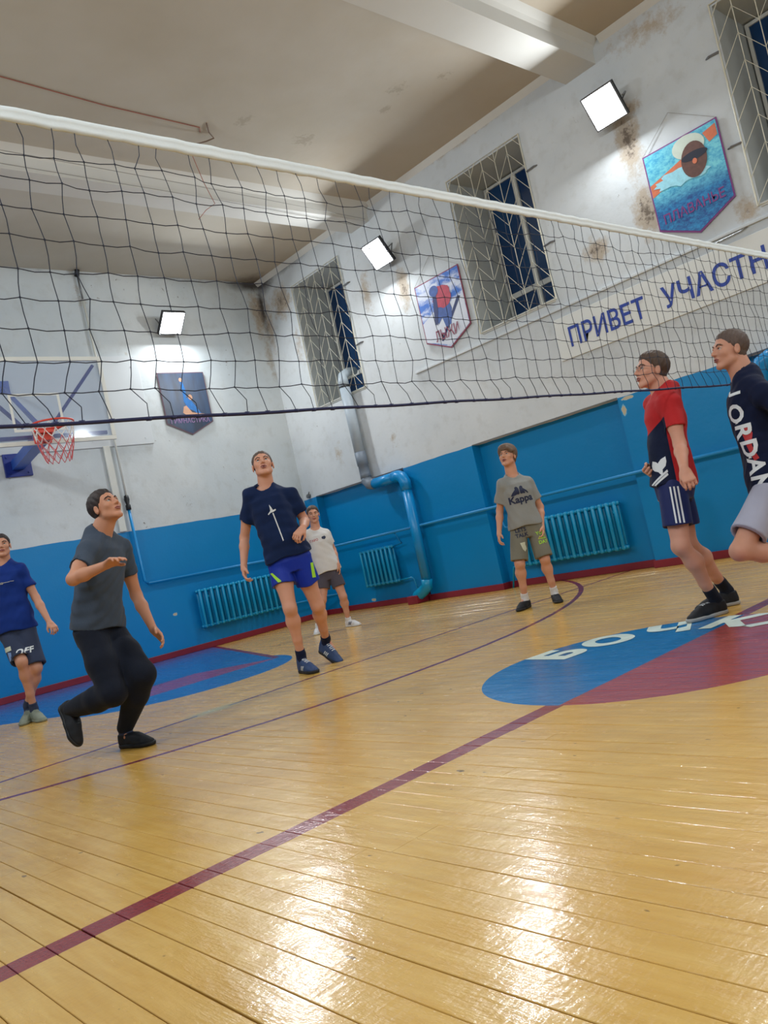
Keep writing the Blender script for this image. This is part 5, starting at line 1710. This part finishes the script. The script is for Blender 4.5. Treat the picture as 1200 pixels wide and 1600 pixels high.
# joints of every player in metres
POSES = {
 'P1': {"h":1.86,"pelvis":[3.968,5.645,0.961],"neck":[3.914,5.694,1.562],"top":[3.94,5.697,1.863],"chin":[3.898,5.627,1.648],"shR":[3.8,5.77,1.525],"shL":[4.067,5.583,1.478],"elR":[3.77,5.931,1.206],"wrR":[3.676,5.882,0.973],"elL":[4.185,5.612,1.235],"wrL":[4.025,5.433,1.173],"hnR":[3.653,5.862,0.905],"hnL":[3.956,5.427,1.129],"hipR":[3.903,5.703,0.936],"hipL":[4.029,5.59,0.91],"knR":[3.853,5.614,0.553],"knL":[4.127,5.61,0.517],"anR":[3.928,5.709,0.157],"anL":[4.301,5.83,0.206],"toeR":[3.904,5.542,0.027],"toeL":[4.338,5.743,0.067],"heelR":[3.945,5.747,0.041],"heelL":[4.344,5.899,0.143]},
 'P2': {"h":1.62,"pelvis":[6.392,8.307,0.747],"neck":[6.356,8.339,1.289],"top":[6.382,8.343,1.604],"chin":[6.33,8.296,1.369],"shR":[6.258,8.387,1.254],"shL":[6.463,8.284,1.222],"elR":[6.297,8.5,1.048],"wrR":[6.219,8.382,0.854],"elL":[6.531,8.289,0.995],"wrL":[6.457,8.167,0.808],"hnR":[6.223,8.392,0.805],"hnL":[6.466,8.173,0.749],"hipR":[6.347,8.348,0.735],"hipL":[6.438,8.266,0.725],"knR":[6.246,8.358,0.41],"knL":[6.439,8.184,0.393],"anR":[6.212,8.523,0.094],"anL":[6.491,8.245,0.1],"toeR":[6.086,8.421,0.025],"toeL":[6.498,8.077,0.011],"heelR":[6.237,8.554,0.024],"heelL":[6.495,8.295,0.012]},
 'P3': {"h":1.6,"pelvis":[6.366,5.059,0.78],"neck":[6.355,5.069,1.27],"top":[6.384,5.07,1.57],"chin":[6.29,5.047,1.386],"shR":[6.251,5.136,1.225],"shL":[6.468,4.994,1.197],"elR":[6.257,5.238,0.981],"wrR":[6.156,5.222,0.775],"elL":[6.55,4.974,0.932],"wrL":[6.458,4.936,0.74],"hnR":[6.121,5.212,0.709],"hnL":[6.429,4.921,0.684],"hipR":[6.311,5.109,0.759],"hipL":[6.431,5.001,0.742],"knR":[6.211,5.104,0.444],"knL":[6.4,4.947,0.434],"anR":[6.27,5.186,0.102],"anL":[6.479,4.984,0.102],"toeR":[6.105,5.159,0.045],"toeL":[6.368,4.869,0.03],"heelR":[6.293,5.206,0.042],"heelL":[6.508,5.012,0.048]},
 'P4': {"h":1.78,"pelvis":[4.845,2.634,0.879],"neck":[4.921,2.592,1.448],"top":[4.92,2.566,1.688],"chin":[4.835,2.643,1.503],"shR":[5.033,2.733,1.399],"shL":[4.755,2.486,1.349],"elR":[5.155,2.785,1.133],"wrR":[4.818,2.725,0.993],"elL":[4.712,2.457,1.086],"wrL":[4.554,2.384,0.93],"hnR":[4.746,2.723,0.966],"hnL":[4.524,2.357,0.877],"hipR":[4.941,2.669,0.842],"hipL":[4.755,2.593,0.847],"knR":[4.945,2.678,0.464],"knL":[4.676,2.584,0.481],"anR":[5.225,2.642,0.103],"anL":[4.913,2.572,0.096],"toeR":[5.132,2.778,0.055],"toeL":[4.752,2.664,0.021],"heelR":[5.298,2.629,0.044],"heelL":[5.012,2.55,-0.001]},
 'P5': {"h":1.78,"pelvis":[4.94,2.077,0.75],"neck":[4.924,2.091,1.377],"top":[4.968,2.052,1.651],"chin":[4.818,2.16,1.471],"shR":[5.156,2.138,1.281],"shL":[4.805,1.943,1.244],"elR":[5.426,2.042,1.069],"wrR":[5.363,2.126,0.826],"elL":[4.854,1.778,1.003],"wrL":[4.734,1.791,0.755],"hnR":[5.334,2.153,0.765],"hnL":[4.703,1.806,0.697],"hipR":[5.039,2.109,0.707],"hipL":[4.844,2.042,0.715],"knR":[4.877,1.972,0.423],"knL":[4.52,2.159,0.412],"anR":[5.238,2.077,0.126],"anL":[4.963,1.989,0.272],"toeR":[5.109,2.194,0.069],"toeL":[5.087,1.944,0.137],"heelR":[5.327,2.065,0.076],"heelL":[5.055,1.946,0.296]},
 'P6': {"h":1.76,"pelvis":[2.044,5.05,0.763],"neck":[2.135,4.968,1.322],"top":[2.152,4.953,1.575],"chin":[2.221,4.891,1.386],"shR":[1.996,4.865,1.223],"shL":[2.289,5.059,1.22],"elR":[1.831,4.758,1.072],"wrR":[1.973,4.576,1.11],"elL":[2.351,5.11,0.91],"wrL":[2.35,4.963,0.67],"hnR":[1.985,4.43,1.139],"hnL":[2.356,4.904,0.623],"hipR":[1.971,5.008,0.729],"hipL":[2.122,5.088,0.719],"knR":[1.959,4.831,0.368],"knL":[2.133,4.781,0.428],"anR":[1.833,5.214,0.31],"anL":[2.075,5.049,0.118],"toeR":[1.812,5.178,0.118],"toeL":[2.129,4.839,0.018],"heelR":[1.81,5.262,0.269],"heelL":[2.045,5.103,0.046]},
 'P7': {"h":1.74,"pelvis":[2.529,8.154,0.858],"neck":[2.518,8.164,1.495],"top":[2.529,8.181,1.781],"chin":[2.525,8.077,1.549],"shR":[2.361,8.264,1.462],"shL":[2.644,8.091,1.413],"elR":[2.284,8.415,1.223],"wrR":[2.228,8.317,0.994],"elL":[2.715,8.04,1.122],"wrL":[2.738,7.884,0.869],"hnR":[2.219,8.298,0.91],"hnL":[2.75,7.793,0.787],"hipR":[2.468,8.209,0.846],"hipL":[2.589,8.099,0.834],"knR":[2.452,7.954,0.569],"knL":[2.569,7.956,0.485],"anR":[2.511,8.063,0.119],"anL":[2.497,8.183,0.148],"toeR":[2.517,7.896,-0.013],"toeL":[2.408,8.101,0.036],"heelR":[2.522,8.133,0.025],"heelL":[2.516,8.246,0.051]},
}

HAIR_DARK = hair_material('dark_brown_hair', (52, 42, 40))
HAIR_BUZZ = hair_material('cropped_brown_hair', (92, 76, 68))
HAIR_MID = hair_material('brown_hair', (84, 66, 54))
HAIR_LIGHT = hair_material('light_brown_hair', (110, 88, 72))
C_navy = cloth_material('navy_jersey', (8, 30, 68))
C_navydark = cloth_material('dark_navy_jersey', (8, 20, 50))
C_royal = cloth_material('royal_blue_satin', (14, 44, 150), rough=0.5)
C_white = cloth_material('white_cotton', (206, 202, 198), vary=0.05)
C_brownshort = cloth_material('dark_taupe_cotton', (78, 72, 80))
C_grey = cloth_material('heather_grey_cotton', (134, 134, 130), heather=0.35, vary=0.08)
C_khaki = cloth_material('grey_khaki_cotton', (116, 112, 98), vary=0.22, heather=0.2)
C_red = cloth_material('red_jersey', (176, 34, 38))
C_navyshort = cloth_material('navy_sport_cloth', (22, 34, 86), rough=0.6)
C_char = cloth_material('charcoal_cotton', (62, 72, 86), vary=0.15, heather=0.15)
C_black = cloth_material('black_cotton', (14, 20, 34), vary=0.2)
C_blueT = cloth_material('deep_blue_cotton', (10, 44, 118))
C_slate = cloth_material('dark_slate_cotton', (48, 56, 78), vary=0.15)
C_greyshort = cloth_material('pale_grey_shorts', (164, 164, 180), vary=0.06)
S_white = paint('white_print_ink', (214, 218, 220), 0.6, vary=0.04)
S_navy = paint('navy_print_ink', (14, 26, 60), 0.6, vary=0.1)
S_red = paint('red_print_ink', (176, 40, 44), 0.6, vary=0.1)
S_lime = paint('lime_trim', (160, 214, 40), 0.6, vary=0.1)
S_pale = paint('cream_print_ink', (196, 196, 170), 0.6, vary=0.1)
K_black = paint('black_shoe_knit', (16, 18, 24), 0.75, vary=0.2, bump=0.3)
K_sole_white = paint('white_rubber', (206, 206, 204), 0.6, vary=0.1)
K_sole_black = paint('black_rubber', (20, 20, 22), 0.6, vary=0.2)
K_bluegrey = paint('blue_grey_shoe', (38, 62, 104), 0.65, vary=0.2, bump=0.3)
K_white = paint('white_shoe_leather', (210, 208, 208), 0.5, vary=0.08)
K_khaki = paint('grey_green_shoe', (128, 134, 118), 0.75, vary=0.15, bump=0.3)
K_grey_sole = paint('pale_grey_rubber', (160, 158, 154), 0.6, vary=0.1)

R3 = lambda a, b, c: tuple(float(v) for v in (RIGHT * a + TOWARD * b + UP * c))

SPECS = {
 'P1': dict(label='tall player in navy T-shirt and royal blue shorts with lime trim', head=(10, 24, 0), hairmat=HAIR_BUZZ, hair=0.0035, skin=(204, 150, 124), mouth=0.8,
            shirtmat=C_navy, shortsmat=C_royal, hem=0.0, shortlen=0.50, shortw=1.05, shoemat=K_bluegrey, solemat=K_sole_black, lacemat=S_white, stripes=S_white, sockmat=C_navydark, sockh=0.04, hightop=True,
            heelup='L', heelz=0.075, vox=0.0056, seed=3, headscale=1.03, handR=dict(curl=0.45), handL=dict(curl=0.75, palm=R3(-0.3, -0.2, -0.9), side=1)),
 'P2': dict(label='boy in white T-shirt and dark shorts standing behind the tallest player', head=(8, 0, 0), hairmat=HAIR_MID, hair=0.006, mouth=0.1, skin=(198, 146, 120),
            shirtmat=C_white, shortsmat=C_brownshort, hem=-0.01, shortlen=0.60, shoemat=K_white, solemat=K_sole_white, stripes=S_navy, sockmat=C_white, sockh=0.03, vox=0.0075, seed=9, headscale=1.04),
 'P3': dict(label='boy in grey T-shirt and patterned grey shorts, gazing up by the long radiator', head=(-32, 18, 0), hairmat=HAIR_LIGHT, hair=0.017, headscale=1.06, fringe=1.0, mouth=0.5, skin=(202, 148, 120),
            shirtmat=C_grey, shortsmat=C_khaki, hem=0.0, shortlen=0.93, shortw=1.0, shoemat=K_black, solemat=K_sole_black, sockmat=C_white, sockh=0.055, vox=0.0065, seed=14, sleeve=0.68),
 'P4': dict(label='young man in red and navy T-shirt, seen side-on at the net', head=(-82, 14, 0), hairmat=HAIR_MID, hair=0.009, mouth=0.5, skin=(204, 150, 126),
            shirtmat=None, shortsmat=C_navyshort, hem=-0.03, shortlen=0.68, shortw=1.02, loose=1.0, shoemat=K_black, solemat=K_grey_sole, lacemat=S_white, sockmat=C_black, sockh=0.10, hightop=True, vox=0.0056, seed=21,
            sleeve=0.60, handL=dict(curl=1.0), handR=dict(curl=0.9), shoelen=1.04),
 'P5': dict(label='young man in navy lettered T-shirt and pale shorts lunging at the right edge', head=(-86, 10, 0), hairmat=HAIR_BUZZ, hair=0.005, mouth=0.3, skin=(196, 144, 120),
            shirtmat=C_navydark, shortsmat=C_greyshort, hem=-0.09, shortlen=0.76, shortw=1.1, shoemat=K_black, solemat=K_sole_white, sockmat=C_white, airL=True, vox=0.0062, seed=30),
 'P6': dict(label='player in charcoal T-shirt and black trousers running towards the right', head=(62, 24, 0), hairmat=HAIR_DARK, hair=0.008, mouth=0.2, skin=(196, 140, 110),
            shirtmat=C_char, shortsmat=C_black, trousers=True, hem=0.0, shoemat=K_black, solemat=K_sole_black, sockmat=C_slate, airR=True, vox=0.0060, seed=42,
            handR=dict(curl=0.12, palm=R3(0.1, 0.35, -0.9), side=1), handL=dict(curl=0.2, palm=R3(-0.5, 0.6, -0.3)), sleeve=0.56),
 'P7': dict(label='boy in deep blue T-shirt and slate shorts at the left edge, legs crossed', head=(24, 8, 0), hairmat=HAIR_DARK, hair=0.006, mouth=0.1, skin=(194, 142, 116),
            shirtmat=C_blueT, shortsmat=C_slate, hem=0.0, shortlen=0.93, shoemat=K_khaki, solemat=K_khaki, sockmat=C_slate, sockh=0.06, vox=0.0068, seed=55, hightop=True,
            handL=dict(curl=0.7, palm=R3(-0.6, -0.5, -0.4))),
}

def two_tone_jersey(org, M, s):
    """red jersey with a navy front panel, split along the side of the body"""
    n = Nodes('red_and_navy_jersey')
    P, x, y, z = n.pos()
    def dot(v, o):
        a = n.m('MULTIPLY', n.m('SUBTRACT', x, float(o[0])), float(v[0])); b = n.m('MULTIPLY', n.m('SUBTRACT', y, float(o[1])), float(v[1])); c = n.m('MULTIPLY', n.m('SUBTRACT', z, float(o[2])), float(v[2]))
        return n.m('ADD', n.m('ADD', a, b), c)
    f = dot(M[1], org); h = dot(M[2], org)
    # navy below the chest and forward of the side seam, its upper edge rising to the rear
    low = n.m('LESS_THAN', h, n.m('SUBTRACT', 0.40 * s, n.m('MULTIPLY', n.m('ABSOLUTE', n.m('SUBTRACT', f, -0.0)), 0.85)))
    fr = n.m('GREATER_THAN', f, n.m('SUBTRACT', n.m('MULTIPLY', h, 0.10), 0.015))
    mask = n.m('MULTIPLY', low, fr)
    f2 = n.noise(P, 7.0, 4)
    red = n.mix(f2, srgb(166, 30, 36), srgb(192, 44, 44)); nav = n.mix(f2, srgb(8, 18, 44), srgb(16, 28, 58))
    n.bump(n.m('ADD', n.noise(P, 11.0, 3, 0.6), n.m('MULTIPLY', n.noise(P, 220.0, 2), 0.15)), 0.45, 0.010)
    return n.out(n.mix(mask, red, nav), 0.8, 0.25)

people = {}
for key in ('P1', 'P2', 'P3', 'P4', 'P5', 'P6', 'P7'):
    sp = SPECS[key]
    if sp['shirtmat'] is None:
        J = POSES[key]; up = V(*J['neck']) - V(*J['pelvis'])
        xr = (V(*J['shR']) - V(*J['shL'])) * 0.5 + (V(*J['hipR']) - V(*J['hipL']))
        Mx = frame_from(up, xr)
        sp['shirtmat'] = two_tone_jersey(J['pelvis'], Mx, J['h'] / 1.78)
        sp['collarmat'] = C_red
    people[key] = Person(key, POSES[key], sp)

# ---- prints on the clothes
E_ = 0.014
p = people['P1']
p.print_on('chest_emblem', poly_shape([(-0.004, 0.055), (0.006, 0.03), (0.012, 0.005), (0.034, 0.006), (0.034, -0.004), (0.012, -0.010), (-0.012, -0.010), (-0.034, -0.022), (-0.036, -0.014), (-0.010, 0.006), (-0.006, 0.03)], E_), 0.66, S_white, x=0.0, z=0.0)
p.print_on('chest_stripe', poly_shape([(-0.004, 0.0), (0.005, 0.0), (0.012, -0.23), (0.004, -0.235)], E_), 0.63, S_white, x=0.004)
p.print_on('trim', poly_shape([(-0.02, 0.0), (0.0, -0.002), (0.048, -0.080), (0.052, -0.12), (0.028, -0.10)], E_), 0.0, S_lime, x=-0.155, z=-0.075, target='shorts', label='lime green trim')
p.print_on('trim', poly_shape([(0.0, 0.0), (0.02, 0.0), (0.004, -0.12), (-0.022, -0.115)], E_), 0.0, S_lime, x=0.150, z=-0.10, target='shorts', label='lime green trim')
p = people['P2']
p.print_on('chest_lettering', text_shape('ГАРО', 0.045, 0.01, E_), 0.74, S_red, x=-0.07, z=0.0)
p.print_on('chest_patch', poly_shape(blob(0, 0, 0.03, 0.026, 14, 0, 0.25, 4), E_), 0.77, S_navy, x=0.075)
p = people['P3']
p.print_on('chest_lettering', text_shape('Kappa', 0.105, 0.03, E_), 0.48, S_navy, z=0.0)
# two seated figures back to back above the word
fig = [(-0.004, 0.0), (-0.004, 0.050), (-0.012, 0.072), (-0.028, 0.080), (-0.044, 0.070), (-0.044, 0.050), (-0.058, 0.036), (-0.078, 0.018), (-0.098, -0.010), (-0.086, -0.016), (-0.066, 0.006), (-0.050, 0.018), (-0.060, 0.000), (-0.052, -0.012), (-0.030, -0.004), (-0.018, -0.010)]
p.print_on('chest_emblem', poly_shape(fig, E_), 0.66, S_navy, z=-0.004)
p.print_on('chest_emblem', poly_shape([(-x, y) for x, y in fig], E_), 0.66, S_navy, z=-0.004)
p.print_on('print', text_shape("LETS\nTALK", 0.056, 0.03, E_), 0.0, S_navy, x=-0.085, z=-0.045, target='shorts')
p.print_on('print', poly_shape([(-0.03, 0), (0.03, 0), (0.024, -0.03), (0.03, -0.075), (0.0, -0.10), (-0.02, -0.07)], E_), 0.0, S_pale, x=-0.10, z=-0.16, target='shorts')
p.print_on('print', text_shape('YOU\nALL\nDAY', 0.050, 0.02, E_), 0.0, S_lime, x=0.115, z=-0.12, target='shorts', label='lime lettering')
p = people['P7']
p.print_on('chest_lettering', text_shape('O·ooxo~—·~', 0.038, 0.01, E_), 0.70, S_pale, z=0.0)
p.print_on('print', poly_shape([(-0.04, 0), (0.035, 0.01), (0.045, -0.03), (-0.035, -0.045)], E_), 0.0, S_pale, x=-0.055, z=-0.14, target='shorts')
p.print_on('print', poly_shape([(-0.02, 0), (0.02, -0.005), (0.03, -0.09), (-0.005, -0.085)], E_), 0.0, paint('pale_blue_ink', (120, 146, 190), 0.6), x=-0.035, z=-0.185, target='shorts')
p.print_on('print', text_shape('OFF', 0.075, 0.03, E_), 0.0, S_white, x=0.10, z=-0.23, target='shorts')
# side of the red jersey: trefoil with two bars, and three stripes down the shorts
p = people['P4']
vd = p.M[0] * 0.95 - p.M[1] * 0.30       # looking at his left side and front
leaf = lambda cx, cy, a, l, w: [(cx + math.cos(a) * l * t - math.sin(a) * w * math.sin(PI * t) * sg, cy + math.sin(a) * l * t + math.cos(a) * w * math.sin(PI * t) * sg) for t, sg in [(0, 1), (.25, 1), (.5, 1), (.75, 1), (1, 1), (.75, -1), (.5, -1), (.25, -1)]]
for a, l in ((math.radians(62), 0.105), (math.radians(118), 0.085), (math.radians(20), 0.03)):
    p.print_on('side_emblem', poly_shape(leaf(0, 0, a, l, 0.027), E_), 0.05, S_white, x=-0.030, z=0.020, view=vd)
for dz in (0.0, -0.020):
    p.print_on('side_emblem', poly_shape([(-0.060, -0.060), (-0.050, -0.066), (0.055, 0.010), (0.050, 0.024)], E_), 0.05, S_white, x=-0.025, z=0.006 + dz, view=vd)
side = p.M[0]
for k in range(3):
    p.print_on('side_stripe', poly_shape([(0, 0.0), (0.010, 0.0), (0.034, -0.30), (0.024, -0.30)], 0.02), 0.0, S_white, x=-0.012 + 0.022 * k, z=-0.05, view=side + p.M[1] * -0.10, target='shorts')
p.print_on('emblem', poly_shape([(-0.012, 0), (0.012, 0), (0.0, 0.022)], E_), 0.0, S_white, x=-0.085, z=-0.13, view=side - p.M[1] * 0.5, target='shorts')
p = people['P5']
vd = p.M[0] * 0.90 - p.M[1] * 0.55
for k, (ch, zz, xx, sz) in enumerate((('J', 0.87, 0.015, 0.11), ('O', 0.69, -0.02, 0.14), ('R', 0.52, 0.0, 0.14), ('D', 0.35, 0.01, 0.14), ('A', 0.18, 0.025, 0.14), ('N', 0.01, 0.03, 0.14))):
    p.print_on('chest_lettering', text_shape(ch, sz, 0.03, E_), zz, S_white, x=xx - 0.04, z=0.0, view=vd, rot=-PI / 2, lift=0.0034)
    if k in (1, 3):
        p.print_on('chest_mark', poly_shape([(-0.012, 0), (0.012, 0), (0.0, 0.02)], E_), zz, S_white, x=xx, z=-0.058, view=vd)
p.print_on('chest_figure', poly_shape([(0.0, 0.0), (0.03, 0.01), (0.045, -0.05), (0.03, -0.12), (0.05, -0.2), (0.02, -0.21), (0.0, -0.12), (-0.01, -0.05)], E_), 0.56, S_red, x=0.01, view=vd, lift=0.0010)
# glasses of the player in red
p = people['P4']
c, H, s_ = p.hc, p.H, p.hs
PP = lambda x, y, z: Vector(c + (H[0] * x + H[1] * y + H[2] * z) * s_)
bm = bmesh.new()
for sg in (-1, 1):
    ctr = PP(sg * 0.033, 0.096, 0.004)
    ax = Vector(H[0]); az = Vector(H[2])
    tube(bm, [ctr + ax * (0.024 * s_ * math.cos(t)) + az * (0.018 * s_ * math.sin(t)) for t in [2 * PI * k / 16 for k in range(16)]], 0.0013, 5, closed=True)
    tube(bm, [PP(sg * 0.057, 0.094, 0.008), PP(sg * 0.074, 0.075, 0.008), PP(sg * 0.082, 0.0, 0.006)], 0.0013, 5)
tube(bm, [PP(-0.010, 0.098, 0.008), PP(0, 0.102, 0.010), PP(0.010, 0.098, 0.008)], 0.0013, 5)
mesh_obj('glasses', bm, M_metal, p.root)
